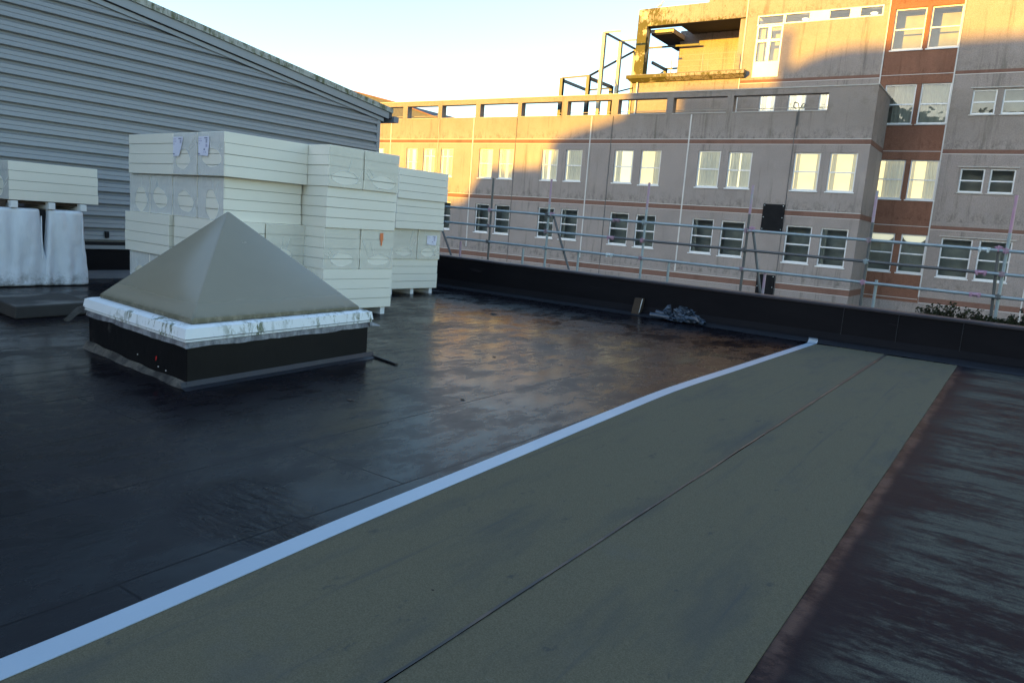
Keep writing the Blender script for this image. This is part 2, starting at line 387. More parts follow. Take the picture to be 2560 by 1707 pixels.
c = g.mix(g.mth('MULTIPLY', g.rng(g.noise(g.mp(scale=(2,2,.5)),scale=6,det=7,rough=.8),.60,.70), .5), c, (.18,.19,.14))
M['frame_w'] = g.out(color=c)
g = G('grey_lead', rough=.5, metal=.25)
wr = g.noise(g.mp(scale=(1,1,.6)), scale=8, det=6, rough=.7)
M['lead'] = g.out(color=g.mix(g.rng(wr,.35,.65), (.10,.105,.125), (.27,.285,.32)), normal=g.bump(wr,.6,.03))
g = G('kerb_felt', rough=.45, spec=.18)
c = g.mix(g.noise(scale=2.4,det=6), (.002,.002,.003), (.007,.007,.008))
x, y, z = g.sep()
wf = g.mth('MULTIPLY', g.rng(y,3.95,3.75), g.rng(g.noise(scale=3.1,det=7,rough=.75),.56,.74))
c = g.mix(g.mth('MULTIPLY', wf, .5), c, (.10,.095,.085))
M['kerb'] = g.out(color=c, normal=g.bump(g.noise(scale=5,det=6),.25,.02))
g = G('peeling_base_felt', rough=.8)
M['peel'] = g.out(color=g.mix(g.rng(g.noise(scale=5,det=8,rough=.75),.42,.68), (.010,.009,.009), (.095,.085,.072)), normal=g.bump(g.noise(scale=18,det=6),.6,.02))

# scaffold
def galv(name, base, pink=0.0):
    g = G(name, rough=.42, metal=.35, spec=.5)
    c = g.mix(g.noise(scale=5, det=6, rough=.7), tuple(x*.7 for x in base), tuple(min(1,x*1.2) for x in base))
    c = g.mix(g.rng(g.noise(scale=13, det=6, rough=.8),.60,.70,0,.5), c, (.13,.09,.06))
    if pink: c = g.mix(g.mth('MULTIPLY', g.rng(g.noise(scale=7,det=5),.36,.5), pink), c, (.42,.20,.34))
    return g.out(color=c)
M['galv'] = galv('galvanised_tube', (.27,.33,.36))
M['galv_dark'] = galv('tarnished_tube', (.10,.105,.11))
M['galv_pink'] = galv('pink_painted_tube', (.30,.30,.34), .45)
M['pink'] = galv('pink_painted_fitting', (.36,.24,.30), .42)
M['fitting'] = galv('steel_fitting', (.20,.18,.19), .25)
M['fitting_pale'] = galv('pale_fitting', (.55,.62,.64))
g = G('black_steel', rough=.5); M['bsteel'] = g.out(color=g.mix(g.noise(scale=3), (.018,.026,.030), (.05,.06,.065)))
g = G('cream_steel', rough=.5); M['csteel'] = g.out(color=g.mix(g.noise(scale=3), (.46,.42,.30), (.60,.56,.42)))
g = G('thin_grey_rail', rough=.5, color=(.34,.31,.26)); M['rail'] = g.m
g = G('black_sheet', rough=.7, spec=.1); M['bsheet'] = g.out(color=g.mix(g.noise(scale=3), (.006,.006,.007), (.016,.016,.018)))
g = G('dark_soffit', rough=.9); M['soffit'] = g.out(color=g.mix(g.noise(scale=2,det=3), (.010,.010,.014), (.022,.021,.026)))
g = G('slate_roof', rough=.8); M['slate'] = g.out(color=g.mix(g.noise(scale=4), (.05,.055,.065), (.11,.11,.12)))
g = G('far_brick', rough=.9); M['brick'] = g.out(color=g.mix(g.noise(scale=5), (.20,.09,.06), (.32,.17,.12)))
g = G('tarpaulin', rough=.35, spec=.5); M['tarp'] = g.out(color=g.mix(g.noise(g.obj(),scale=6,det=4), (.012,.020,.036), (.055,.080,.120)))
g = G('ivy_leaf', rough=.9, spec=.1); M['leaf'] = g.out(color=g.mix(g.noise(scale=9), (.008,.011,.006), (.040,.046,.022)))
g = G('twig', rough=.8, color=(.05,.04,.035)); M['twig'] = g.m
g = G('feathers', rough=.8); M['gull'] = g.out(color=g.mix(g.rng(g.noise(g.obj(),scale=4),.4,.6), (.70,.70,.68), (.80,.80,.80)))
g = G('beak', rough=.5, color=(.6,.35,.05)); M['beak'] = g.m
g = G('ground_asphalt', rough=.9); M['ground'] = g.out(color=g.mix(g.noise(scale=.3,det=6), (.045,.045,.046), (.085,.083,.08)))
g = G('plain_concrete', rough=.9); M['conc'] = g.out(color=g.mix(g.noise(scale=.8,det=6), (.22,.20,.185), (.34,.32,.30)))
g = G('debris', rough=.8, color=(.035,.028,.022)); M['debris'] = g.m

# ------------------------------------------------------------------ ground and roof (setting)
b = MB(); b.box(-900, 900, -700, 1300, -9.5, -9.0)
tag(b.build('ground', M['ground']), kind='structure')
b = MB(); b.box(-14.5, -.62, -9, 14.2, -.5, 0)
tag(b.build('flat_roof', M['bitumen']), kind='structure')
b = MB(); b.box(-.62, 14, -9, 14.2, -.5, 0.001)
tag(b.build('flat_roof_weathered', M['scuffed']), kind='structure')

# building carrying the roof
b = MB(); b.box(-14.45, 13.95, -8.95, 14.15, -9, -.5)
tag(b.build('roof_building', M['conc']), 'low concrete building under the flat roof', 'building')

# tape, wandering slightly off line
kp = [(-4,-2.50),(.98,-2.602),(1.72,-2.638),(2.6,-2.69),(4.28,-2.758),(5.7,-2.818),(7.3,-2.868),(9.3,-2.828),(11.3,-2.785),(13.1,-2.745)]
def tape_x(y):
    for (a, xa), (c_, xc) in zip(kp, kp[1:]):
        if y <= c_:
            
            i_ = kp.index((a, xa)); p0 = kp[max(0,i_-1)]; p3 = kp[min(len(kp)-1,i_+2)]
            m0_ = (xc-p0[1])/(c_-p0[0])*(c_-a); m1_ = (p3[1]-xa)/(p3[0]-a)*(c_-a); t = (y-a)/(c_-a)
            return (2*t**3-3*t*t+1)*xa+(t**3-2*t*t+t)*m0_+(-2*t**3+3*t*t)*xc+(t**3-t*t)*m1_
    return kp[-1][1]
# membrane strips
def strip(x0, x1, y0, y1, name, label, amp):
    b = MB(); n = 90; L = []
    for i in range(n+1):
        y = y0 + (y1-y0)*i/n
        wl = amp*(noise.noise(Vector((y*.55, x0*3, 1.0)))); wr = amp*(noise.noise(Vector((y*.55, x1*3, 5.0))))
        zz = .008 + .0015*noise.noise(Vector((y*1.3, x0, 0)))
        if x0 < -2.7: wl = tape_x(y)-x0-.02
        L.append([(x0+wl, y, 0.001), (x0+wl, y, zz), ((x0+x1)/2, y, zz+.001), (x1+wr, y, zz), (x1+wr, y, 0.001)])
    vs = [p for r in L for p in r]; fs = []
    for i in range(n):
        for j in range(4):
            a = i*5+j; fs.append((a, a+1, a+6, a+5))
    b.add(vs, fs, False)
    o = b.build(name, M['felt'], fix=True)
    return tag(o, label, 'roofing felt', 'olive grey felt strips on the roof')
strip(-2.76, -1.612, -4, 13.05, 'felt_strip', 'olive grey mineral felt strip next to the blue-white tape', .008)
strip(-1.600, -.622, -4, 12.92, 'felt_strip', 'olive grey mineral felt strip beside the scuffed dark roof', .008)
b = MB(); n = 120; vs = []
for i in range(n+1):
    y = -4 + 17.0*i/n; wv = .018*noise.noise(Vector((y*1.1, 0, 0)))
    hw = .012 + .010*max(0, noise.noise(Vector((y*.8, 3, 0)))) + .02*max(0, (y-8)/5)
    vs += [(-1.606-hw+wv, y, .0045), (-1.606+hw+wv, y, .0045)]
b.add(vs, [(2*i, 2*i+1, 2*i+3, 2*i+2) for i in range(n)])
lap = MB(); vs = []
for i in range(n+1):
    y = -4 + 17.0*i/n; wv = .006*noise.noise(Vector((y*1.7, 0, 2))); hw = .007+.012*max(0, noise.noise(Vector((y*.6, 7, 0))))+.012*max(0,(y-7)/6)
    vs += [(-1.606-hw+wv, y, .0130), (-1.606+hw+wv, y, .0130)]
lap.add(vs, [(2*i, 2*i+1, 2*i+3, 2*i+2) for i in range(n)])
tag(lap.build('lap_joint', M['lap']), 'dark bitumen bead in the joint between the two felt strips', 'joint')
b = MB(); vs = []; n = 150
for i in range(n+1):
    y = -4 + 17.0*i/n; x_ = tape_x(y); z_ = .0122 + .0008*noise.noise(Vector((y*2,0,0)))
    vs += [(x_-.062, y, .003), (x_-.062, y, z_), (x_+.062, y, z_), (x_+.062, y, .009)]
fs = []
for i in range(n):
    for j in range(3): a = i*4+j; fs.append((a,a+1,a+5,a+4))
b.add(vs, fs)
tp = b.build('tape_strip', M['tape'], fix=True); tag(tp, 'long pale blue-white tape along the left edge of the felt strips', 'tape')
b = MB(); x_ = tape_x(13); vs = []
for i in range(9):
    t = i/8; a = t*2.6
    vs += [(x_-.075, 13.0+.10*math.sin(a), .018+.045*(1-math.cos(a))), (x_+.075, 13.0+.10*math.sin(a), .018+.045*(1-math.cos(a)))]
b.add(vs, [(2*i,2*i+1,2*i+3,2*i+2) for i in range(8)], True)
b.build('curled_end', M['tape'], tp)

# ------------------------------------------------------------------ parapet
def py_face(x): return 14.02 + (x+12)/12*(13.52-14.02)
def py_top(x): return .72 + (x+12)/12*(.635-.72)
pw = thing('parapet_wall', (-2, 13.9, 0), 'low black felted parapet wall along the far roof edge', 'parapet')
X0, X1 = -14.5, 14.0
b = MB(); n = 60; rows = []
for i in range(n+1):
    x = X0+(X1-X0)*i/n; f = py_face(x); t = py_top(x)
    dz = .008*noise.noise(Vector((x*1.7,0,0))); dy = .012*noise.noise(Vector((x*.9,2,0)))
    rows.append([(x,f-.13,.002),(x,f-.05+dy,.07),(x,f+dy,.17),(x,f+.004+dy,t*.6),(x,f+dy*.5,t-.03+dz)])
vs = [p for r in rows for p in r]; fs = []
for i in range(n):
    for j in range(4): a = i*5+j; fs.append((a,a+5,a+6,a+1))
b.add(vs, fs, False); b.build('upstand', M['upstand'], pw, fix=False)
b = MB(); rows = []
for i in range(n+1):
    x = X0+(X1-X0)*i/n; f = py_face(x); t = py_top(x); dz = .008*noise.noise(Vector((x*1.7,0,0)))
    rows.append([(x,f-.025,t-.035+dz),(x,f-.03,t-.005+dz),(x,f-.005,t+.012+dz),(x,f+.16,t+.018+dz),(x,f+.33,t+.012),(x,f+.35,t-.05),(x,f+.35,-.4)])
vs = [p for r in rows for p in r]; fs = []
for i in range(n):
    for j in range(6): a = i*7+j; fs.append((a,a+7,a+8,a+1))
b.add(vs, fs, False); b.build('coping', M['cap'], pw, fix=False)
b = MB(); rows = []; n2 = 110
for i in range(n2+1):
    x = X0+(X1-X0)*i/n2; f = py_face(x)
    e = .36 + .30*max(0, min(1, (x+6)/6)) + .03*noise.noise(Vector((x*2.2,4,0)))
    if x > -.6: e -= min(.0, 0)
    rows.append([(x,f-e,.0045 if x < -2.9 or x > -.6 else .0175),(x,f-e+.03,.011 if x < -2.9 or x > -.6 else .021),(x,f-.14,.020),(x,f-.10,.035)])
vs = [p for r in rows for p in r]; fs = []
for i in range(n2):
    for j in range(3): a = i*4+j; fs.append((a,a+4,a+5,a+1))
b.add(vs, fs, False); b.build('fillet', M['fillet'], pw, fix=False)
for x in (-2.43, -1.58, -.66, .55, 1.9):
    b = MB(); f = py_face(x); t = py_top(x)
    b.box(x-.004, x+.004, f-.012, f+.02, .16, t-.02); b.build('felt_seam', M['fillet'], pw)

# ------------------------------------------------------------------ long building opposite
Y1, Y2 = 37.5, 40.9
hb = thing('pebbledash_building', (-15, 39, -9), 'long grey pebbledashed building with terracotta bands and sash windows', 'building')
def wall_grid(b, x0, x1, z0, z1, Y, holes, depth):
    xs = sorted({x0, x1, *[h[0] for h in holes], *[h[1] for h in holes]})
    zs = sorted({z0, z1, *[h[2] for h in holes], *[h[3] for h in holes]})
    for xa, xb in zip(xs, xs[1:]):
        for za, zb in zip(zs, zs[1:]):
            cx, cz = (xa+xb)/2, (za+zb)/2
            if any(h[0] < cx < h[1] and h[2] < cz < h[3] for h in holes): continue
            b.quad((xa,Y,za),(xb,Y,za),(xb,Y,zb),(xa,Y,zb))
    for h in holes:
        a, c_, e, f = h[:4]; D = Y+depth
        b.quad((a,Y,e),(a,D,e),(a,D,f),(a,Y,f)); b.quad((c_,Y,e),(c_,Y,f),(c_,D,f),(c_,D,e))
        b.quad((a,Y,f),(a,D,f),(c_,D,f),(c_,Y,f)); b.quad((a,Y,e),(c_,Y,e),(c_,D,e),(a,D,e))

def curtain(b, x0, x1, z0, z1, y, folds):
    n = max(6, folds*8); vs = []
    for i in range(n+1):
        t = i/n; x = x0+(x1-x0)*t; yy_ = y + .025*math.sin(t*folds*2*math.pi)
        vs += [(x,yy_,z0),(x,yy_,z1)]
    b.add(vs, [(2*i,2*i+2,2*i+3,2*i+1) for i in range(n)], True)

def window(x0, x1, z0, z1, Y, room='lit', style='sash', cur=(0,0), sill=True, label=None, ft=.062, cell=True):
    """frame mesh > pane, curtain, sill, room, lamp"""
    F = Y + .07
    b = MB()
    b.box(x0,x0+ft,F,F+.06,z0,z1); b.box(x1-ft,x1,F,F+.06,z0,z1)
    b.box(x0+ft,x1-ft,F,F+.06,z1-ft,z1); b.box(x0+ft,x1-ft,F,F+.06,z0,z0+ft*1.25)
    zm = z0+(z1-z0)*.5
    if style == 'sash': b.box(x0+ft,x1-ft,F-.004,F+.05,zm-.030,zm+.030)
    if style == 'cross':
        zt = z0+(z1-z0)*.72; xm = (x0+x1)/2
        b.box(x0+ft,x1-ft,F-.004,F+.05,zt-.04,zt+.04); b.box(xm-.04,xm+.04,F-.002,F+.052,z0+ft*1.25,zt-.04); b.box(xm-.03,xm+.03,F-.002,F+.052,zt+.04,z1-ft)
    w_ = b.build('window', M['upvc'], hb)
    if label: w_['label'] = label
    p = MB(); p.quad((x0+ft*.7,F+.03,z0+ft*.7),(x1-ft*.7,F+.03,z0+ft*.7),(x1-ft*.7,F+.03,z1-ft*.7),(x0+ft*.7,F+.03,z1-ft*.7))
    p.build('pane', M['glass'], w_, fix=False)
    if sill:
        s_ = MB(); s_.box(x0-.05,x1+.05,Y-.05,F+.02,z0-.055,z0-.004); s_.build('sill', M['upvc'] if room != 'grey' else M['sill'], w_)
    D = Y+.75
    rm = {'lit':'room_lit','lit2':'room_lit2','dark':'room_dark','grey':'room_dim','dim':'room_dim','arc':'room_dark'}[room]
    r_ = MB()
    if cell:
        r_.quad((x0,D,z0),(x1,D,z0),(x1,D,z1),(x0,D,z1))
        r_.quad((x0,F+.06,z0),(x0,D,z0),(x0,D,z1),(x0,F+.06,z1)); r_.quad((x1,F+.06,z0),(x1,F+.06,z1),(x1,D,z1),(x1,D,z0))
        r_.quad((x0,F+.06,z0),(x1,F+.06,z0),(x1,D,z0),(x0,D,z0)); r_.quad((x0,F+.06,z1),(x0,D,z1),(x1,D,z1),(x1,F+.06,z1))
        r_.build('interior', M[rm], w_, fix=False)
    cm = M['curtain'] if room in ('lit','lit2') else M['curtain_dull']
    W = x1-x0-2*ft
    if cur[0] > 0: c_ = MB(); curtain(c_, x0+ft, x0+ft+W*cur[0], z0+.03, z1-.03, F+.16, max(1,int(cur[0]*7))); c_.build('curtain', cm, w_, fix=False)
    if cur[1] > 0: c_ = MB(); curtain(c_, x1-ft-W*cur[1], x1-ft, z0+.03, z1-.03, F+.16, max(1,int(cur[1]*7))); c_.build('curtain', cm, w_, fix=False)
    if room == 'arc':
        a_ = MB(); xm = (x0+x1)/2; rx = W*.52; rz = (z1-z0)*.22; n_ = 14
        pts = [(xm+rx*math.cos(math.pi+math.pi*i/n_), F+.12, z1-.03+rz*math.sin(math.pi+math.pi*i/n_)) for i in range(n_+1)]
        a_.add(pts, [tuple(range(n_+1))]); a_.build('reflection_arc', M['room_lit2'], w_, fix=False)  # glowing arc added behind the pane to stand for a bright reflection
    return w_

# low block (front)
row1 = [(-37.95,-36.98),(-34.90,-33.94),(-33.42,-32.41),(-31.92,-30.91),(-28.81,-27.78),(-27.30,-26.24),(-24.19,-23.09),(-22.57,-21.50),(-19.47,-18.32),(-17.87,-16.71),
        (-14.66,-13.48),(-13.07,-11.88),(-9.86,-8.66),(-8.25,-7.05)]
row2 = [(-34.9,-33.9),(-33.3,-32.3),(-31.86,-30.84),(-28.84,-27.79),(-27.33,-26.21),(-24.17,-23.05),(-22.60,-21.45),(-19.40,-18.25),(-17.82,-16.65),(-14.61,-13.44),
        (-13.05,-11.83),(-9.82,-8.61),(-8.21,-6.99)]
cur1 = [(.3,.3),(.35,.3),(.3,.45),(.3,.5),(.5,.0),(.35,.4),(.25,.55),(.55,.45),(.30,.12),(.0,.38),(.5,.5),(.42,.5),(.16,.14),(.2,.16)]
holes = []
for i, (a, c_) in enumerate(row1):
    zb_, zt_ = 4.27-(.06 if i > 8 else 0), 6.03-(.05 if i > 10 else 0); holes.append((a, c_, zb_, zt_))
h2 = []
for i, (a, c_) in enumerate(row2):
    k = max(0, i-6)*.035; h2.append((a, c_, .95-k, 2.70-k*.85))
XC = -6.60
b = MB(); wall_grid(b, -46, XC, -9, 7.88, Y1, holes+h2, .13)
b.quad((XC,Y1,-9),(XC,Y2+.02,-9),(XC,Y2+.02,7.88),(XC,Y1,7.88)); b.quad((-46,Y1,-9),(-46,Y1,7.88),(-46,50,7.88),(-46,50,-9))
b.build('wall', M['pebble'], hb, fix=False)
for i, (a, c_, e, f) in enumerate(holes):
    st = 'cross' if i in (2,3) else 'sash'
    window(a, c_, e, f, Y1, 'lit' if i in (4,5,9,12,13) else 'lit2', st, cur1[i])
for i, (a, c_, e, f) in enumerate(h2): window(a, c_, e, f, Y1, 'dark', 'sash', (0,0) if i % 3 else (.18,.0))
# pierced terrace parapet
ops = [(-38.3,-35.39),(-35.0,-32.36),(-32.03,-29.32),(-28.97,-26.17),(-25.89,-23.11),(-22.73,-19.93),(-19.52,-16.70),(-16.34,-13.48),(-13.15,-8.68)]
ZB, ZT, ZP = 7.88, 8.70, 8.97
b = MB(); edges = [-46]+[v for o_ in ops for v in o_]+[XC]
for a, c_ in zip(edges[::2], edges[1::2]): b.box(a, c_, Y1, Y1+.42, ZB, ZT)
b.box(-46, XC, Y1, Y1+.42, ZT, ZP); b.box(XC-.3, XC, Y1+.42, Y2, ZB, ZP)
b.build('terrace_parapet', M['pebble'], hb)
b = MB(); b.box(-46, XC+.04, Y1-.03, Y1+.46, ZP, ZP+.045); b.box(XC-.33, XC+.04, Y1+.46, Y2-.003, ZP, ZP+.045); b.build('coping', M['sill'], hb)
for a, c_ in ops:
    b = MB(); b.box(a, c_, Y1-.03, Y1+.40, ZB+.002, ZB+.035); b.build('opening_sill', M['sill'], hb)
b = MB()
for a, c_ in ops: b.tube((a,Y1+.44,8.12),(c_,Y1+.44,8.12),.018,6)
b.build('safety_rail', M['rail'], hb)
b = MB(); b.quad((-46,Y1+.42,7.3),(XC,Y1+.42,7.3),(XC,50,7.3),(-46,50,7.3)); b.build('terrace_floor', M['coping'], hb)
# string courses and joints
for z0_, z1_ in ((6.37,6.59),(3.01,3.25),(-.56,-.27),(-4.0,-3.75)):
    b = MB(); b.box(-46, XC+.012, Y1-.012, Y1+.05, z0_, z1_); b.box(XC-.05, XC+.012, Y1+.05, Y2-.002, z0_, z1_); b.build('string_course', M['band'], hb)
    b = MB(); b.box(-46, XC+.016, Y1-.016, Y1+.02, z1_, z1_+.028); b.box(-46, XC+.016, Y1-.016, Y1+.02, z0_-.022, z0_); b.build('joint_strip', M['joint'], hb)
for x_, z0_, wd, mt in ((-36.38,0,.06,'joint'),(-29.38,0,.07,'joint'),(-21.08,0,.07,'joint'),(-15.26,-.2,.07,'joint'),(-26.14,-9,.03,'coping'),(-19.76,-9,.035,'coping'),(-10.0,-9,.03,'coping'),(-32.2,-9,.025,'sill')):
    b = MB(); top = 7.84
    b.box(x_-wd/2, x_+wd/2, Y1-.022, Y1+.01, z0_, top); b.build('movement_joint', M[mt], hb)
b = MB(); b.path([(-9.95,Y1-.05,7.2),(-9.92,Y1-.06,8.0),(-10.0,Y1-.05,8.25),(-10.16,Y1-.05,8.3),(-10.2,Y1-.05,8.1),(-10.05,Y1-.05,7.98)],.022)
b.path([(-9.88,Y1-.05,8.0),(-9.78,Y1-.05,8.22),(-9.68,Y1-.05,8.2),(-9.70,Y1-.05,8.02)],.02); b.build('cable_loop', M['coping'], hb)
for (a, c_, e, f) in ((-11.02,-9.98,2.24,3.51),(-10.9,-10.03,-1.1,.085)):
    b = MB(); b.box(a, c_, Y1-.10, Y1-.026, e, f)
    o_ = b.build('cover_panel', M['bsheet'], hb, bevel=.01)
    q = MB()
    for xa in (a+.07, c_-.07):
        for za in (e+.07, (e+f)/2, f-.07): q.tube((xa,Y1-.112,za),(xa,Y1-.098,za),.022,8)
    q.build('bolt', M['fitting_pale'], o_)

# rear, higher block
bandF2 = ((9.97,10.12),(6.39,6.58),(2.87,3.04),(-.66,-.40))
brownw = [(-6.93,-5.58,11.2,13.1),(-5.38,-4.0,11.2,13.1),(-6.9,-5.54,7.75,9.62),(-5.34,-4.0,7.75,9.62),(-6.78,-5.51,4.21,6.08),(-5.29,-4.0,4.21,6.08),(-6.75,-5.48,.69,2.56),(-5.21,-4.0,.69,2.56)]
brownw = [(a, min(c_, -4.085), e, f) for a, c_, e, f in brownw]
rightw = [(-3.18,-2.22,8.15,9.26),(-1.98,-.92,8.15,9.26),(-3.16,-2.18,4.63,5.73),(-1.97,-.99,4.63,5.73),(-3.48,-2.19,.65,2.50),(-1.93,-.64,.65,2.50),(.40,1.70,.65,2.50),(1.8,2.9,4.63,5.73),(-2.95,-.8,13.55,14.6)]
terw = [(-12.95,-12.12,7.7,9.33),(-11.45,-10.56,7.7,9.33),(-9.92,-9.1,7.7,9.33)]
XS, XP = -7.2, -4.06
upw = [(-13.55,-7.47,12.86,13.37),(-13.52,-12.16,10.25,12.86)]
b = MB(); wall_grid(b, -14.2, XS, 7.3, 19, Y2, terw+upw, .12); b.build('wall', M['pebble'], hb, fix=False)
b = MB(); wall_grid(b, XS, XP, -9, 19, Y2, brownw, .12); b.build('terracotta_wall', M['render_brown'], hb, fix=False)
b = MB(); wall_grid(b, XP, 14, -9, 19, Y2, rightw, .12); b.build('wall', M['pebble'], hb, fix=False)
b = MB(); b.box(-17.55, 14, 43.9, 52, 13.4, 19.5); b.box(-14.2, 14, Y2+.9, 43.9, 18.8, 19.0); b.build('upper_block', M['pebble'], hb)
for a, c_, e, f in terw: window(a, c_, e, f, Y2, 'lit2', 'sash', (.4,.3), sill=False)
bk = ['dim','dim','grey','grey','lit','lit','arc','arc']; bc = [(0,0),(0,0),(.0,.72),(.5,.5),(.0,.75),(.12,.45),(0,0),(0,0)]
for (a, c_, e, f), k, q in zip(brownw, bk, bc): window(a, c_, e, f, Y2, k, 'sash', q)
for i, (a, c_, e, f) in enumerate(rightw): window(a, c_, e, f, Y2, 'grey' if i in (0,1,2,3,7,8) else 'dark', 'sash' if i < 8 else 'plain', (0,0))
for a, c_, e, f in rightw[:7]:
    b = MB(); b.box(a-.12, c_+.12, Y2-.05, Y2+.01, f+.05, f+.09); b.build('drip_mould', M['sill'], hb)
# strip window with door unit
b = MB()
def fr(x0,x1,z0,z1,t=.06):
    F=Y2-.01
    b.box(x0,x0+t,F,F+.1,z0,z1); b.box(x1-t,x1,F,F+.1,z0,z1); b.box(x0+t,x1-t,F,F+.1,z1-t,z1); b.box(x0+t,x1-t,F,F+.1,z0,z0+t)
xs_ = [-13.55,-12.16,-10.85,-9.98,-8.92,-8.55,-7.47]
fr(-13.55,-12.16,12.86,13.37); fr(-12.15,-10.85,12.86,13.37); fr(-9.99,-8.93,12.86,13.37); fr(-8.56,-7.47,12.86,13.37)
b.box(-10.85,-9.99,Y2-.01,Y2+.09,12.86,13.37); b.box(-8.93,-8.56,Y2-.01,Y2+.09,12.86,13.37)
fr(-13.52,-12.16,10.95,12.85,.09); b.box(-12.93,-12.74,Y2-.012,Y2+.088,11.04,12.76)
b.box(-13.43,-12.93,Y2-.012,Y2+.088,12.02,12.16); b.box(-12.74,-12.25,Y2-.012,Y2+.088,12.02,12.16); b.box(-13.52,-12.16,Y2-.01,Y2+.09,10.25,10.95)
sw = b.build('strip_window', M['upvc'], hb)
b = MB(); b.quad((-13.5,Y2+.06,12.9),(-7.5,Y2+.06,12.9),(-7.5,Y2+.06,13.33),(-13.5,Y2+.06,13.33)); b.quad((-13.45,Y2+.06,11.0),(-12.2,Y2+.06,11.0),(-12.2,Y2+.06,12.8),(-13.45,Y2+.06,12.8))
b.build('pane', M['glass'], sw, fix=False)
b = MB(); b.quad((-13.55,Y2+.9,12.86),(-7.47,Y2+.9,12.86),(-7.47,Y2+.9,13.37),(-13.55,Y2+.9,13.37)); b.quad((-13.55,Y2+.12,13.37),(-7.47,Y2+.12,13.37),(-7.47,Y2+.9,13.37),(-13.55,Y2+.9,13.37))
b.quad((-13.55,Y2+.9,10.25),(-12.16,Y2+.9,10.25),(-12.16,Y2+.9,12.86),(-13.55,Y2+.9,12.86)); b.build('interior', M['room_dim'], sw, fix=False)
for x_ in (-11.2,-7.95):
    b = MB(); b.tube((x_,Y2+.35,13.08),(x_,Y2+.35,13.12),.16,14); b.build('ceiling_lamp', M['lamp'], sw)
b = MB(); curtain(b,-13.43,-13.1,11.0,12.8,Y2+.2,3); b.build('curtain', M['curtain_dull'], sw, fix=False)
for z0_, z1_ in bandF2:
    if z0_ > 7:
        b = MB(); b.box(-14.2, XS-.03, Y2-.012, Y2+.02, z0_, z1_); b.build('string_course', M['band'], hb)
        b = MB(); b.box(-14.2, XS-.03, Y2-.016, Y2+.02, z0_-.03, z0_); b.build('joint_strip', M['joint'], hb)
    b = MB(); b.box(XP+.03, 14, Y2-.012, Y2+.02, z0_, z1_); b.build('string_course', M['band'], hb)
    b = MB(); b.box(XP+.03, 14, Y2-.016, Y2+.02, z0_-.03, z0_); b.build('joint_strip', M['joint'], hb)
    b = MB(); b.box(XS+.03, XP-.03, Y2-.014, Y2+.02, (z0_+z1_)/2-.012, (z0_+z1_)/2+.012); b.build('joint_strip', M['joint'], hb)
b = MB(); b.box(XC+.02, 14, Y2-.02, Y2+.01, -9, -.70); b.build('plinth_wall', M['pebble'], hb)
for x_, za, zb_ in ((XS,9.0,19),(XP,-.4,19),(-14.15,7.3,19),(.1,-9,9.0)):
    b = MB(); b.box(x_-.028, x_+.028, Y2-.035, Y2+.01, za, zb_); b.build('white_joint', M['joint'], hb)
# wall under the balcony, balcony and portal
b = MB(); b.box(-20.45, -14.2, Y2, Y2+.3, 7.3, 10.30); b.box(-20.45,-20.15,Y2+.3,50,7.3,10.3); b.build('wall', M['pebble'], hb)
b = MB(); b.hexa([(-20.55,Y2-.12,10.25),(-13.9,Y2-.12,10.25),(-13.9,44,10.25),(-20.55,44,10.25)],[(-20.72,Y2-.38,10.42),(-13.86,Y2-.38,10.42),(-13.86,44,10.42),(-20.72,44,10.42)])
b.box(-20.76,-13.84,Y2-.42,44,10.42,10.58); b.build('balcony_slab', M['pebble_moss'], hb)
b = MB(); b.box(-20.76,-13.84,Y2-.40,Y2+.5,10.582,10.63); b.build('balcony_edge', M['coping'], hb)
b = MB(); b.tube((-20.15,Y2-.08,7.4),(-20.15,Y2-.08,10.3),.045,8); b.build('downpipe', M['upvc'], hb)
b = MB(); b.box(-20.52,-19.92,Y2,Y2+.55,10.63,13.37); b.box(-20.52,-14.2,Y2,Y2+.55,13.37,14.33); b.build('portal_frame', M['pebble_moss'], hb)
b = MB(); b.box(-18.85,-14.2,43.3,43.7,10.58,13.6); b.box(-14.5,-14.2,Y2+.1,43.3,10.58,13.37); b.build('recess_wall', M['pebble'], hb)
b = MB(); b.box(-18.1,-14.2,Y2+.55,43.9,13.38,13.6); b.box(-19.90,-14.2,Y2+.03,Y2+.53,13.345,13.368); b.build('soffit', M['soffit'], hb)
b = MB(); b.box(-19.90,-18.60,Y2+.62,45.5,13.02,13.24); b.build('canopy_slab', M['soffit'], hb)
b = MB(); b.box(-19.95,-18.5,Y2+.56,Y2+.62,13.12,13.30); b.box(-18.60,-18.53,Y2+.62,45.5,13.08,13.3); b.build('canopy_edge', M['sill'], hb)
b = MB()
for x_ in (-18.05,-16.25,-14.45): b.tube((x_,Y2-.30,10.63),(x_,Y2-.30,11.55),.028,8)
b.tube((-18.05,Y2-.3,11.55),(-14.3,Y2-.3,11.55),.012,6); b.tube((-18.05,Y2-.3,11.25),(-14.3,Y2-.3,11.25),.012,6); b.tube((-18.05,Y2-.3,10.95),(-14.3,Y2-.3,10.95),.010,6)
for x_ in (-17.7,-15.95): b.tube((x_,Y2-.2,10.63),(x_,Y2-.2,11.2),.016,6)
b.build('balcony_rail', M['rail'], hb)
b = MB()
for k in range(8): b.box(-20.9+k*.16,-20.7+k*.16,Y2+.2,Y2+.9,7.3+k*.16-.0,7.5+k*.16)
b.build('stair', M['bsteel'], hb)

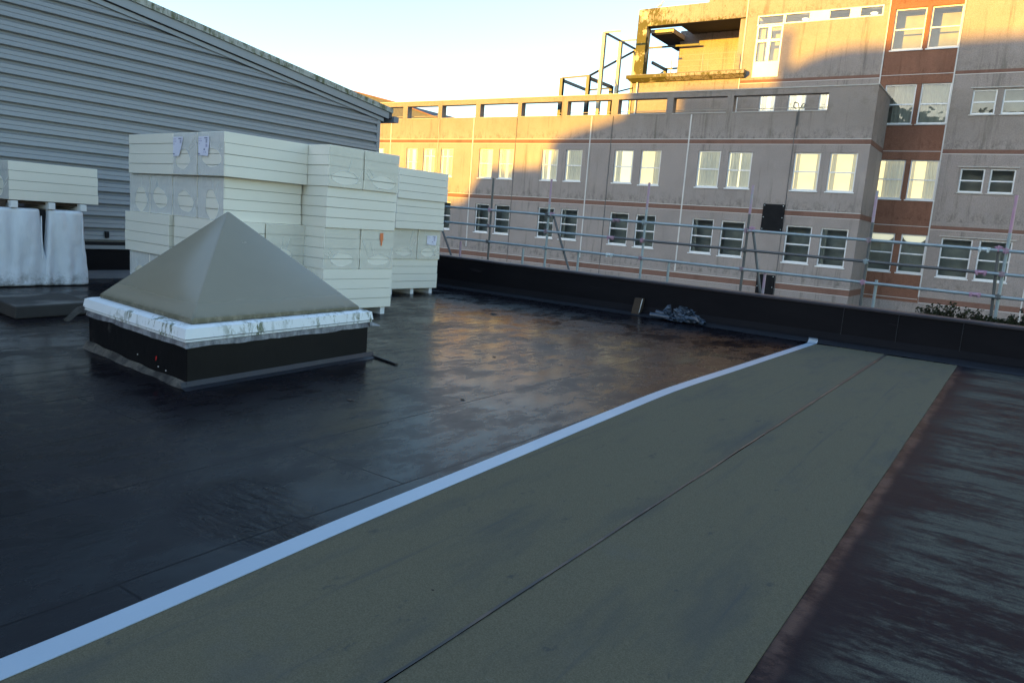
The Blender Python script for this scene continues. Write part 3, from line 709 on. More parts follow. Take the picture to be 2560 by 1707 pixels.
# steelwork on the terrace behind
sf = thing('escape_stair_frame', (-22, 41, 7.3), 'open steel escape stair frame, black and cream posts, on the terrace', 'steel frame')
Z0 = 7.3
def post(x, y, zt, mt, w_=.2):
    b = MB(); b.box(x-w_/2,x+w_/2,y-.012-w_/2,y+.012-w_/2,Z0,zt); b.box(x-w_/2,x+w_/2,y-.012+w_/2,y+.012+w_/2,Z0,zt); b.box(x-.01,x+.01,y-w_/2+.012,y+w_/2-.012,Z0,zt)
    b.build('post', mt, sf)
def bm_(p, q, mt, s_=.13):
    b = MB(); b.beam(p, q, s_*.7, s_); b.build('beam', mt, sf)
post(-24.17,39.0,10.32,M['bsteel']); post(-22.38,39.0,10.38,M['bsteel']); post(-22.3,41.7,10.32,M['bsteel']); post(-24.2,42.1,10.32,M['bsteel'],.14)
bm_((-24.17,39,10.32),(-22.38,39,10.38),M['bsteel'],.09); bm_((-24.17,39,10.2),(-24.2,42.1,10.2),M['bsteel'],.16); bm_((-22.38,39,10.25),(-22.3,41.7,10.25),M['bsteel'],.18); bm_((-24.2,42.1,10.2),(-22.3,41.7,10.2),M['bsteel'],.09)
post(-21.6,39.0,12.70,M['csteel'],.19); post(-21.57,41.0,12.70,M['csteel'],.19); post(-21.6,43.0,12.70,M['csteel'],.15)
bm_((-21.6,39,12.7),(-21.6,43,12.7),M['bsteel'],.11)
for yy_ in (39.0,41.0,43.0): bm_((-21.6,yy_,12.7),(-17.5,yy_ if yy_ > 41.2 else yy_+0.0,12.7) if yy_ > 41.2 else (-20.6,yy_,12.7),M['csteel'] if yy_ < 43 else M['bsteel'],.10)
bm_((-21.6,43,12.6),(-22.38,39,10.35),M['bsteel'],.11); bm_((-21.57,41,9.8),(-20.7,43.5,10.7),M['bsteel'],.08)
post(-19.9,44.0,11.7,M['bsteel'],.16); bm_((-19.9,40.5+1.5,11.6),(-19.9,44,11.6),M['bsteel'],.16); bm_((-19.9,44,11.65),(-17,44,11.65),M['bsteel'],.09)
bm_((-21.4,44,10.5),(-19.9,44,11.6),M['bsteel'],.08); bm_((-20.6,44,11.0),(-17.5,44,10.6),M['rail'],.05)
b = MB()
for k in range(26):
    x_ = -24.0+k*.17; hgt = 8.25+.35*noise.noise(Vector((k*.3,0,0)))+.25*(k > 8)
    b.tube((x_,44.2,7.3),(x_,44.2,hgt+.2),.014,5)
b.tube((-24.0,44.2,8.0),(-19.7,44.2,8.0),.02,5)
b.build('mesh_panel', M['bsteel'], sf)

# far gabled roof seen through the openings
fb = thing('far_gabled_building', (-56, 60, -9), 'distant slate roofed brick building seen through the pierced parapet', 'building')
b = MB(); b.add([(-75,55,9),(-45.9,55,10.4),(-52.4,55,12.3),(-75,55,17),(-75,75,9),(-45.9,75,10.4),(-52.4,75,12.3),(-75,75,17)],[(0,1,2,3),(5,4,7,6),(1,5,6,2),(2,6,7,3)])
b.build('roof', M['slate'], fb)
b = MB(); b.box(-75,-46.3,55.2,74,-9,10.3); b.build('wall', M['brick'], fb)
b = MB(); b.beam((-45.8,54.9,10.42),(-52.5,54.9,12.35),.15,.12); b.beam((-52.5,54.9,12.35),(-75,54.9,17.1),.15,.12); b.build('verge_board', M['band'], fb)

# gull on the portal corner
gp = Vector((-19.35, Y2+.25, 14.33))
gl_ = thing('gull', tuple(gp), 'white gull standing on the mossy portal corner', 'bird')
def blob(parts, name, mt, parent, up=True):
    b = MB()
    for (c0, c1, r0, r1) in parts:
        n_ = 10; rings = 7; c0 = Vector(c0); c1 = Vector(c1)
        d = (c1-c0); u = d.cross(Vector((0,1,0))).normalized(); v = d.cross(u).normalized(); vs = []
        for i in range(rings+1):
            t = i/rings; p = c0+d*t; r = (r0+(r1-r0)*t)*math.sqrt(max(.02, 1-(2*t-1)**4))
            vs += [p+(u*math.cos(a)+v*math.sin(a))*r for a in [2*math.pi*k/n_ for k in range(n_)]]
        b.add(vs, [(i*n_+k, i*n_+(k+1)%n_, (i+1)*n_+(k+1)%n_, (i+1)*n_+k) for i in range(rings) for k in range(n_)], True)
    return b.build(name, mt, parent)
q = gp
blob([((q.x-.20,q.y,q.z+.13),(q.x+.12,q.y,q.z+.24),.05,.085),((q.x+.07,q.y,q.z+.20),(q.x+.13,q.y,q.z+.38),.06,.042),((q.x+.09,q.y,q.z+.37),(q.x+.20,q.y,q.z+.38),.05,.035)],'body',M['gull'],gl_)
b = MB(); b.tube((q.x+.19,q.y,q.z+.375),(q.x+.25,q.y,q.z+.36),.014,6,.004); b.build('beak', M['beak'], gl_)
for s_ in (-.025,.025):
    b = MB(); b.tube((q.x+.0,q.y+s_,q.z),(q.x+.0,q.y+s_,q.z+.14),.008,6); b.box(q.x-.01,q.x+.05,q.y+s_-.015,q.y+s_+.015,q.z,q.z+.008); b.build('leg', M['beak'], gl_)

# ------------------------------------------------------------------ unseen block added behind the viewer, outline shaped to cast the evening shade
PER = Vector((-SUN_AZ.y, SUN_AZ.x))
prof = [(-190,12.0),(-62,12.3),(-44,12.5),(-42.85,12.85),(-42.45,13.5),(-41.95,14.4),(-41.3,15.05),(-37.75,15.4),(-37.2,16.4),(-37.1,16.95),(-36.5,17.25),(-35.5,17.66),(-34.7,17.9),(-33.08,18.55),
        (-33.0,21.0),(-28.3,21.2),(-28.25,24.1),(-27.75,24.15),(-27.7,22.2),(-26.8,22.75),(-26.05,23.04),(-25.1,23.24),(-23.7,23.33),(-20.9,23.6),(-18.6,23.76),(28,24.6),(130,24.8)]
D0 = 110.0
prof = [(u, v+60.0*math.tan(SUN_EL)) for u, v in prof]
ob = thing('shade_block', (SUN_AZ.x*D0, SUN_AZ.y*D0, -9), 'large stepped block added unseen behind the viewer to cast shade', 'building')
def pt(u, d, z): p = PER*u + SUN_AZ*d; return (p.x, p.y, z)
b = MB()
for (u0, v0), (u1, v1) in zip(prof, prof[1:]):
    b.hexa([pt(u0,D0,-9),pt(u1,D0,-9),pt(u1,D0+9,-9),pt(u0,D0+9,-9)],[pt(u0,D0,v0),pt(u1,D0,v1),pt(u1,D0+9,v1),pt(u0,D0+9,v0)])
b.build('wall', M['conc'], ob)
for k in range(5):
    for u in range(-26, 26, 6):
        b = MB(); z_ = 3+k*4.2
        b.hexa([pt(u,D0-.05,z_),pt(u+2.4,D0-.05,z_),pt(u+2.4,D0-.01,z_),pt(u,D0-.01,z_)],[pt(u,D0-.05,z_+2),pt(u+2.4,D0-.05,z_+2),pt(u+2.4,D0-.01,z_+2),pt(u,D0-.01,z_+2)])
        b.build('window', M['room_dark'], ob)  # window-like dark panels on the added block

# ------------------------------------------------------------------ metal clad building on the left
XG = -14.5
cb = thing('metal_clad_building', (XG-6, 6, 0), 'grey corrugated metal clad building with mossy roof verge', 'building')
SL = (5.001-4.05)/(14.472-7.165)
def rake(y): return 4.05 + (14.472-y)*SL
YE = 14.42; YL = -4.0; P = .2275; ZC0 = .68
b = MB(); bmc = bmesh.new()
prof_ = [(0.0,.0),(.030,-.006),(.034,.062),(.044,.067),(.108,.056),(.114,.046),(.122,.053),(.186,.046),(.212,.004)]
zs = []; k = 0; z = ZC0
while z < 7.4:
    for dz, dx in prof_: zs.append((z+dz, dx))
    z += P
for dy0 in (YL,):
    vs = [bmc.verts.new((XG+dx, y_, zz)) for zz, dx in zs for y_ in (YL, 2.2, 8.565, YE)]
    for i in range(len(zs)-1):
        for j in range(3): bmc.faces.new((vs[i*4+j], vs[i*4+j+1], vs[i*4+5+j], vs[i*4+4+j]))
bmesh.ops.bisect_plane(bmc, geom=bmc.verts[:]+bmc.edges[:]+bmc.faces[:], plane_co=(XG,14.472,4.05), plane_no=Vector((0,SL,1)).normalized(), clear_outer=True)
me = bpy.data.meshes.new('cladding'); org = ORG[cb.name]
for v in bmc.verts: v.co -= org
bmc.to_mesh(me); bmc.free(); me.materials.append(M['clad'])
o = bpy.data.objects.new('cladding', me); COL.objects.link(o); o.parent = cb
# solid core wall behind the sheets
b = MB(); core = [(YL,-.5),(14.40,-.5),(14.40,rake(14.4)),(YL,rake(YL))]
b.add([(XG-.15,y_,z_) for y_,z_ in core]+[(XG-.03,y_,z_) for y_,z_ in core],[(0,1,2,3),(7,6,5,4),(0,4,5,1),(1,5,6,2),(2,6,7,3),(3,7,4,0)]); b.build('core_wall', M['recess'], cb)
b = MB(); b.box(-26,XG-.15,14.30,14.42,-.5,4.0); b.build('end_wall', M['clad'], cb)
def rbar(y0, y1, oz0, oz1, x0, x1):     # bar parallel to the rake
    b = MB(); b.add([(x0,y0,rake(y0)+oz0),(x1,y0,rake(y0)+oz0),(x1,y1,rake(y1)+oz0),(x0,y1,rake(y1)+oz0),(x0,y0,rake(y0)+oz1),(x1,y0,rake(y0)+oz1),(x1,y1,rake(y1)+oz1),(x0,y1,rake(y1)+oz1)],
        [(0,3,2,1),(4,5,6,7),(0,1,5,4),(1,2,6,5),(2,3,7,6),(3,0,4,7)]); return b
rbar(YL,14.55,-.045,.065,XG+.072,XG+.09).build('rake_flashing', M['trim'], cb)
rbar(YL,14.70,.065,.235,XG+.10,XG+.125).build('barge_board', M['trim'], cb)
rbar(YL,14.60,.045,.075,XG-.03,XG+.12).build('barge_return', M['recess'], cb)
rbar(YL,14.82,.235,.36,XG+.09,XG+.16).build('verge', M['verge'], cb)
rbar(YL,14.85,.10,.345,-26,XG+.09).build('roof', M['slate'], cb)
b = MB(); b.box(XG+.0,XG+.06,14.36,14.47,.68,rake(14.42)-.04); b.build('corner_trim', M['trim'], cb)
b = MB(); b.box(-26,XG+.18,14.84,15.02,4.02,4.17); b.build('gutter', M['gutter'], cb)
b = MB(); b.box(XG+.03,XG+.055,YL,14.42,.545,.615); b.build('drip_trim', M['trim'], cb)
b = MB(); b.box(XG-.02,XG+.03,YL,14.42,.62,.68); b.build('base_gap', M['recess'], cb)
b = MB(); b.box(XG-.02,XG+.02,YL,14.40,.14,.545); b.build('plinth', M['upstand'], cb)
b = MB(); b.hexa([(XG+.02,YL,.001),(XG+.22,YL,.001),(XG+.22,13.9,.001),(XG+.02,13.9,.001)],[(XG+.02,YL,.14),(XG+.10,YL,.10),(XG+.10,13.9,.10),(XG+.02,13.9,.14)]); b.build('base_fillet', M['plinth'], cb)
b = MB(); b.box(XG+.04,XG+.10,7.33,7.39,.76,.88); b.build('vent_spout', M['recess'], cb)

# ------------------------------------------------------------------ insulation packs
GP = 'insulation board packs stacked on the roof'
def pack(o, e1, e2, a0, a1, b0, b1, z0, z1, label, film=(), feet=False, labels=(), n=4, seed=0, creases=True):
    """o + a*e1 + b*e2; film: list of 'a0'/'a1'/'b0'/'b1' ends wearing wrap with an oval window"""
    rnd = random.Random(seed)
    o = Vector(o); e1 = Vector(e1).normalized(); e2 = Vector(e2).normalized()
    dz_ = .018
    base = o+e1*((a0+a1)/2)+e2*((b0+b1)/2)
    t = thing('insulation_pack', (base.x, base.y, z0), label, 'insulation pack', GP)
    hgt = (z1-z0)/n
    b = MB()
    for i in range(n):
        j = [rnd.uniform(-.006,.006) for _ in range(4)]
        za = z0+i*hgt+(.0 if i == 0 else .0028); zb_ = z0+(i+1)*hgt-.0028
        b.obox(o, e1, e2, a0+.006+j[0], a1-.006+j[1], b0+.006+j[2], b1-.006+j[3], za, zb_)
    b.build('boards', M['board'], t, bevel=.004)
    b = MB(); b.obox(o, e1, e2, a0+.030, a1-.030, b0+.030, b1-.030, z0+.004, z1-.004); b.build('core', M['gap'], t)
    for side in film:
        if side[0] == 'a':
            A = a0-.001 if side == 'a0' else a1+.001; u0, u1 = b0, b1; f = lambda u, z, A=A: (*(o+e1*A+e2*u), z); nrm = -e1 if side == 'a0' else e1
        else:
            B = b0-.001 if side == 'b0' else b1+.001; u0, u1 = a0, a1; f = lambda u, z, B=B: (*(o+e1*u+e2*B), z); nrm = -e2 if side == 'b0' else e2
        um = u0+(u1-u0)*rnd.uniform(.42,.6); zm = z0+(z1-z0)*rnd.uniform(.32,.42)
        ru = (u1-u0)*rnd.uniform(.22,.36); rz = (z1-z0)*(rnd.uniform(.22,.34) if side[0] == 'b' else rnd.uniform(.12,.19)); sk2 = rnd.uniform(-.35,.7)
        if side[0] == 'a': zm = z0+(z1-z0)*.24
        N = 32; inner = []; outer = []
        for k in range(N):
            a = 2*math.pi*k/N; ca, sa = math.cos(a), math.sin(a)
            rr_ = 1+.06*math.sin(2*a+seed)+.03*math.sin(5*a+seed*2)
            inner.append((um+ru*ca*rr_*(1-.18*max(0,sa))+sk2*rz*max(0,sa)*.5, zm+rz*sa*rr_))
            s_ = 1/max(abs(ca),abs(sa)); outer.append(((u0+u1)/2+(u1-u0)/2*.985*max(-1,min(1,ca*s_)), (z0+z1)/2+(z1-z0)/2*.975*max(-1,min(1,sa*s_))))
        b = MB(); vs = [f(*p) for p in inner]+[f(*p) for p in outer]
        b.add(vs, [(k,(k+1)%N,N+(k+1)%N,N+k) for k in range(N)], True)
        b.build('shrink_wrap', M['film' if side[0] == 'b' else 'film2'], t, fix=False)
        b = MB()
        off = nrm*.001
        ring = [Vector(f(*p))+Vector((off.x,off.y,0)) for p in inner]
        k0 = rnd.randrange(N); arc = [(k0+i) % N for i in range(17)]
        for k in arc[:-1]: b.tube(ring[k], ring[(k+1)%N], .0022, 5)
        for _ in range(3):
            k = rnd.choice(arc); pa = inner[k]; pb = outer[(k+rnd.choice((-1,0,1)))%N]; tt = rnd.uniform(.4,.95)
            pc = (pa[0]+(pb[0]-pa[0])*tt, pa[1]+(pb[1]-pa[1])*tt)
            b.tube(Vector(f(*pa))+Vector((off.x,off.y,0)), Vector(f(*pc))+Vector((off.x,off.y,0)), .0022, 5)
        b.build('wrap_crease', M['crease'], t)
    if feet:
        for side in feet:
            for fr_ in (.06,.5,.90):
                b = MB()
                if side == 'a': ua = a0+(a1-a0)*fr_; b.obox(o,e1,e2,ua-.045,ua+.045,b0+.05,b1-.05,z0-.12,z0-.001)
                else: ub = b0+(b1-b0)*fr_; b.obox(o,e1,e2,a0+.05,a1-.05,ub-.045,ub+.045,z0-.12,z0-.001)
                b.build('foot', M['foam'], t)
    return t

def sticker(t, f, w_, h_, torn=False, cut=.0):
    """f(u,z,off) -> world point; sticker of w_ x h_"""
    b = MB()
    if torn: pts = [(0,0),(w_*.60,0),(w_*.66,h_*.12),(w_*.93,h_*.70),(w_,h_),(0,h_)]
    else: pts = [(0,h_*.05),(w_*.92,0),(w_*.94,h_*.3),(w_,h_*.62),(w_,h_),(0,h_*.98)]
    b.add([f(u,z,.009) for u,z in pts],[tuple(range(len(pts)))]); l_ = b.build('label', M['paper'], t, fix=False)
    def bar(u0,u1,z0,z1,mt,nm='print'):
        q = MB(); q.quad(f(u0*w_,z0*h_,.0105),f(u1*w_,z0*h_,.0105),f(u1*w_,z1*h_,.0105),f(u0*w_,z1*h_,.0105)); q.build(nm, M[mt], l_, fix=False)
    bar(.03,.30,.86,.90,'ink2'); bar(.04,.12,.74,.79,'ink2'); bar(.15,.20,.73,.80,'ink2'); bar(.23,.33,.74,.79,'ink2'); bar(.04,.16,.60,.63,'ink2')
    bar(.55,.84,.88,.93,'ink')
    for k in range(5): bar(.68+.035*k,.69+.035*k+.012*(k%2),.66,.84,'ink')
    bar(.02,.08,.07,.15,'ink'); bar(.10,.16,.08,.14,'ink')
    if not torn:
        bar(.68,.84,.45,.60,'ink2'); bar(.50,.62,.30,.37,'ink'); bar(.47,.54,.17,.22,'ink2'); bar(.60,.72,.17,.22,'ink2')

# big stack (nearest)
KB = (-9.05, 6.20); u_ = Vector((.05,1.0)).normalized(); l_ = Vector((-1.0,.085)).normalized()
H = [.12,.73,1.345,1.94,2.53]
tx = 'pack in the largest stack behind the skylight'
SH = lambda a, b_: (KB[0]+a*l_[0]+b_*u_[0], KB[1]+a*l_[1]+b_*u_[1])
W3 = [0,.72,1.44,2.16,2.86]
# level 4 (top)
p1 = pack(SH(-.05,-.05), l_, u_, 0, .70, 0, 1.36, H[3], H[4], 'top right-hand pack of the largest stack, with a whole white label', ('b0',), seed=1)
p2 = pack(SH(-.05,-.05), l_, u_, .715, 1.40, 0, 1.36, H[3], H[4], 'top middle pack of the largest stack, with a torn white label', ('b0',), seed=2)
p3 = pack(SH(-.05,-.04), l_, u_, 1.402, 2.88, 0, .66, H[3], H[4], 'wide unwrapped top left pack of the largest stack', (), seed=3)
p3b = None
def fB(off0):
    def f(u, z, off):
        p = Vector(SH(-.05,-.05)) + l_*(off0-u) - u_*off
        return (p.x, p.y, 2.20+z-.0)
    return f
sticker(p1, fB(.665), .29, .27)
sticker(p2, fB(1.385), .29, .27, torn=True)
# level 3
for i, s_ in enumerate((5,6,7,8)):
    names = ['right-hand','second from the right','third from the right','leftmost']
    pack(SH(.06,.02), l_, u_, W3[i]+.004, W3[i+1]-.004, 0, 1.28, H[2], H[3], f'{names[i]} wrapped pack in the second layer down of the largest stack', ('b0',), seed=s_)
# level 2
pack(SH(.0,.0), l_, u_, 0, 1.43, 0, .645, H[1], H[2], 'right front pack in the third layer down of the largest stack', (), seed=11)
pack(SH(.0,.0), l_, u_, 0, 1.43, .655, 1.33, H[1], H[2], 'back pack in the third layer down of the largest stack, end facing the other stacks', ('a0',), seed=12)
pack(SH(.03,-.04), l_, u_, 1.47, 2.95, 0, .645, H[1], H[2], 'left front pack in the third layer down of the largest stack', (), seed=13)
# level 1
for i, s_ in enumerate((15,16,17,18)):
    names = ['right-hand','second from the right','third from the right','leftmost']
    pack(SH(.03,.0), l_, u_, W3[i]+.004, W3[i+1]-.004, 0, 1.30, H[0], H[1], f'{names[i]} pack in the bottom layer of the largest stack', ('b0',) , feet='b' if i in (0,3) else False, seed=s_)

# middle stack
KC = Vector((-8.49, 7.49)); uc = Vector((.055,1.0)).normalized(); lc = Vector((-1.0,.06)).normalized()
Lc = 1.39
pack(KC+Vector((.04,-.02)), lc, uc, 0, 1.4, 0, .655, H[3], H[4], 'near half of the top layer of the middle stack', ('a0',), seed=21)
pack(KC+Vector((.04,-.02)), lc, uc, 0, 1.4, .67, Lc, H[3], H[4], 'far half of the top layer of the middle stack', ('a0',), seed=22)
pack(KC, lc, uc, 0, .72, 0, Lc, H[2], H[3], 'long pack in the second layer down of the middle stack', (), seed=23)
t_ = pack(KC+Vector((-.03,0)), lc, uc, 0, 1.4, 0, .69, H[1], H[2], 'near half of the third layer down of the middle stack', ('a0',), seed=24)
t_ = pack(KC+Vector((-.03,0)), lc, uc, 0, 1.4, .70, Lc, H[1], H[2], 'far half of the third layer down of the middle stack, with an orange mark', ('a0',), seed=25)
b = MB(); q = KC+Vector((-.03,0))-lc*.012+uc*1.12; vs = []
for du, z_ in ((-.035,1.30),(.03,1.305),(.035,1.20),(.018,1.17),(.012,1.10),(-.012,1.10),(-.02,1.18),(-.035,1.21)):
    p = q+uc*du; vs.append((p.x,p.y,z_))
b.add(vs,[tuple(range(8))]); b.build('paint_mark', M['orange'], t_, fix=False)
pack(KC+Vector((-.02,0)), lc, uc, 0, .72, 0, Lc, H[0], H[1], 'long bottom pack of the middle stack, on white feet', (), feet='b', seed=26)
pack(KC, lc, uc, .73, 1.44, 0, Lc, H[2], H[3], 'inner pack of the second layer down of the middle stack', ('b0',), seed=27)

# far stack
KD = Vector((-10.36, 10.93)); Ld = 1.42
pack(KD+Vector((.03,0)), lc, uc, 0, .72, 0, Ld, H[3], H[4], 'top pack of the far stack nearest the parapet', (), seed=31)
pack(KD, lc, uc, 0, .72, 0, Ld-.03, H[2], H[3], 'pack in the second layer down of the far stack', (), seed=32)
pack(KD+Vector((-.08,.0)), lc, uc, 0, 1.4, 0, .71, H[1], H[2], 'near half of the third layer down of the far stack', ('a0',), seed=33)
t_ = pack(KD+Vector((-.08,.0)), lc, uc, 0, 1.4, .72, Ld-.02, H[1], H[2], 'far half of the third layer down of the far stack, with a blue-white label', ('a0',), seed=34)
def fD(u, z, off):
    p = KD+Vector((-.08,.0)) - lc*off + uc*(.98+u); return (p.x, p.y, 1.03+z)
sticker(t_, fD, .30, .20, torn=False)
pack(KD+Vector((-.10,.0)), lc, uc, 0, .72, 0, Ld-.03, H[0], H[1], 'bottom pack of the far stack, on white feet', (), feet='b', seed=35)

# small pack on the two bags at far left
KA = Vector((-13.3, 5.27)); ua = Vector((-.01,1.0)).normalized(); la = Vector((-1.0,.0))
pack(KA, la, ua, 0, .75, 0, 1.385, 1.385, 1.99, 'low pack of boards resting on the two white bags at far left', ('b0',), seed=41)
pl_ = thing('foam_footed_pallet', (-13.7, 5.95, 1.262), 'dark wooden pallet with white foam blocks under the left pack', 'pallet')
b = MB(); b.box(-14.3,-13.42,5.22,6.5,1.33,1.382)
b.build('deck', M['wood'], pl_)
for y_ in (5.345,5.90,6.40):
    b = MB(); b.box(-14.2,-13.30,y_-.05,y_+.05,1.262,1.372 if y_ > 0 else 1.37); b.build('block', M['foam'], pl_, bevel=.006)
b = MB(); b.box(-14.25,-13.36,5.12,5.24,1.268,1.36); b.build('bearer', M['wood'], pl_)

def bag(y0, y1, label, seed):
    b = bmesh.new(); nx, ny, nz = 8, 14, 22
    x0_, x1_ = -14.2, -13.34; H_ = 1.262
    grid = {}
    def P_(i, j, k):
        tx_, ty_, tz_ = i/nx, j/ny, k/nz
        x = x0_+(x1_-x0_)*tx_; y = y0+(y1-y0)*ty_; z = H_*tz_
        fl = .085*(1-tz_)**1.2*(2*ty_-1)+.0; y += fl; x += .05*(1-tz_)*(2*tx_-1)
        nv = Vector((x*2.2+seed, y*8.0, z*1.1)); d1_ = noise.noise(nv); d2_ = noise.noise(Vector((x*6+seed, y*13, z*7)))
        amp = .042+.035*(1-tz_)
        ex = 1 if i in (0,nx) else 0; ey = 1 if j in (0,ny) else 0
        if ex: x += (amp*d1_*1.3+.014*d2_*(1.6-tz_)+.035*math.sin(math.pi*ty_))*(1 if i == nx else -1)
        if ey: y += (amp*.6*d1_+.010*d2_)*(1 if j == ny else -1)
        if k == 0: z = .004
        elif k < 4: z += .010*d2_
        return (x, y, z)
    def V_(i, j, k):
        if (i,j,k) not in grid: grid[(i,j,k)] = b.verts.new(P_(i,j,k))
        return grid[(i,j,k)]
    for k in range(nz):
        for j in range(ny):
            b.faces.new((V_(nx,j,k),V_(nx,j+1,k),V_(nx,j+1,k+1),V_(nx,j,k+1))); b.faces.new((V_(0,j,k),V_(0,j,k+1),V_(0,j+1,k+1),V_(0,j+1,k)))
        for i in range(nx):
            b.faces.new((V_(i,0,k),V_(i+1,0,k),V_(i+1,0,k+1),V_(i,0,k+1))); b.faces.new((V_(i,ny,k),V_(i,ny,k+1),V_(i+1,ny,k+1),V_(i+1,ny,k)))
    for i in range(nx):
        for j in range(ny):
            b.faces.new((V_(i,j,nz),V_(i+1,j,nz),V_(i+1,j+1,nz),V_(i,j+1,nz))); b.faces.new((V_(i,j,0),V_(i,j+1,0),V_(i+1,j+1,0),V_(i+1,j,0)))
    org = Vector(((x0_+x1_)/2,(y0+y1)/2,0))
    for v in b.verts: v.co -= org
    me = bpy.data.meshes.new('bulk_bag'); b.to_mesh(me); b.free()
    for p in me.polygons: p.use_smooth = True
    me.materials.append(M['bag']); o = bpy.data.objects.new('bulk_bag', me); COL.objects.link(o); o.location = org; ORG[o.name] = org
    md = o.modifiers.new('s','SUBSURF'); md.levels = 1; md.render_levels = 1
    tag(o, label, 'bulk bag', 'white bags under the left pack')
    h_ = MB()
    h_.path([(-13.30,y1-.03,1.15),(-13.285,y1-.035,.8),(-13.28,y1-.03,.45)],.010,6); h_.build('seam', M['bag'], o)
    return o
bag(4.98, 5.76, 'white woven bag at the left edge of the photo under the pack', 1.0)
bag(5.87, 6.40, 'white woven bag with a dirty crumpled base, right of the black gap', 9.0)
b = MB(); b.box(-14.2,-13.45,5.765,5.865,.005,1.25); tag(b.build('black_gap_filler', M['recess']), 'black filler in the gap between the two white bags', 'board')  # plain black box filling the gap between the bags
b = MB(); b.box(-14.25,-13.22,4.95,6.5,.0,.0035); 

# low weathered slab at left
ks = MB(); ks.obox((-9.98,3.98), Vector((-1,.10)).normalized(), Vector((-.11,1)).normalized(), 0,1.06,0,.98,.0,.165)
o = ks.build('roof_upstand', M['slab'], bevel=.02); tag(o, 'low square weathered upstand left of the skylight', 'upstand')

# ------------------------------------------------------------------ skylight
Kk = Vector((-5.755,3.60)); E1 = Vector((-2.095,.21)); E2 = Vector((-.18,2.30))
c0 = Kk+E1*.5+E2*.5
sl = thing('pyramid_skylight', (c0.x,c0.y,0), 'pyramid skylight with grey tinted dome, white frame and black kerb', 'skylight')
def kq(a, b_, z): p = Kk+E1*a+E2*b_; return (p.x,p.y,z)
def ring_box(m0, m1, z0, z1):      # solid box inset m (fraction, negative = overhang)
    b = MB(); b.hexa([kq(m0,m0,z0),kq(1-m0,m0,z0),kq(1-m0,1-m0,z0),kq(m0,1-m0,z0)],[kq(m1,m1,z1),kq(1-m1,m1,z1),kq(1-m1,1-m1,z1),kq(m1,1-m1,z1)]); return b
APX = (-.085, -.035)
kb_ = ring_box(0,0,0,.36).build('kerb', M['kerb'], sl, bevel=.012)
# frame: two steps plus sloping top
b = ring_box(-.014,-.014,.405,.424); bg_ = ring_box(-.010,-.010,.424,.432); bg_.build('frame_gasket', M['recess'], sl); b2 = ring_box(-.019,-.012,.432,.518); b3 = ring_box(-.011,.012,.518,.534)
for q in (b2,b3): b.add(q.v, q.f)
b.build('frame', M['frame_w'], sl)
# lead flashing, wavy lower edge
b = MB(); N = 44
cs = [(0,0),(1,0),(1,1),(0,1)]
ringt = []; ringb = []
for s_ in range(4):
    (a0_,b0_),(a1_,b1_) = cs[s_],cs[(s_+1)%4]
    for k in range(N):
        t = k/N; a = a0_+(a1_-a0_)*t; bb = b0_+(b1_-b0_)*t
        ou = .009+.004*noise.noise(Vector((a*9,bb*9,1.0)))
        oa = (-ou if a < .001 else ou if a > .999 else 0); o2 = (-ou if bb < .001 else ou if bb > .999 else 0)
        low = .348+.018*noise.noise(Vector((a*5,bb*5,3.0)))+.007*noise.noise(Vector((a*19,bb*19,5.0)))
        ringt.append(kq(a+oa*.5,bb+o2*.5,.405)); ringb.append(kq(a+oa,bb+o2,low))
n_ = 4*N; mid = [tuple((Vector(p)*.5+Vector(q)*.5)+Vector((.004*noise.noise(Vector(p)*14),.004*noise.noise(Vector(q)*14),0))) for p, q in zip(ringt,ringb)]
b.add(ringt+mid+ringb, [(i,(i+1)%n_,n_+(i+1)%n_,n_+i) for i in range(n_)]+[(n_+i,n_+(i+1)%n_,2*n_+(i+1)%n_,2*n_+i) for i in range(n_)], True)
b.build('lead_flashing', M['lead'], sl, fix=False)
# torn flap at the left corner and at the right corner
b = MB(); vs = []
p = Vector(kq(1.0,-.01,.40))
for i in range(7):
    t = i/6; q = p+Vector((-.26*t,-.10*t,-.11*t+.03*math.sin(t*5))); wd = .075*(1-t*.55)
    vs += [q+Vector((.02,-.02,wd*.6)), q+Vector((-.01,.03,-wd*.5))]
b.add(vs,[(2*i,2*i+1,2*i+3,2*i+2) for i in range(6)],True); b.build('torn_flap', M['lead'], sl, fix=False)
b = MB(); vs = []; p = Vector(kq(-.01,1.0,.39))
for i in range(6):
    t = i/5; q = p+Vector((.03*t,.13*t,-.03*t)); wd = .05*(1-t*.8); vs += [q+Vector((.0,0,wd*.5)), q+Vector((.01,.0,-wd*.5))]
b.add(vs,[(2*i,2*i+1,2*i+3,2*i+2) for i in range(5)],True); b.build('torn_flap', M['lead'], sl, fix=False)
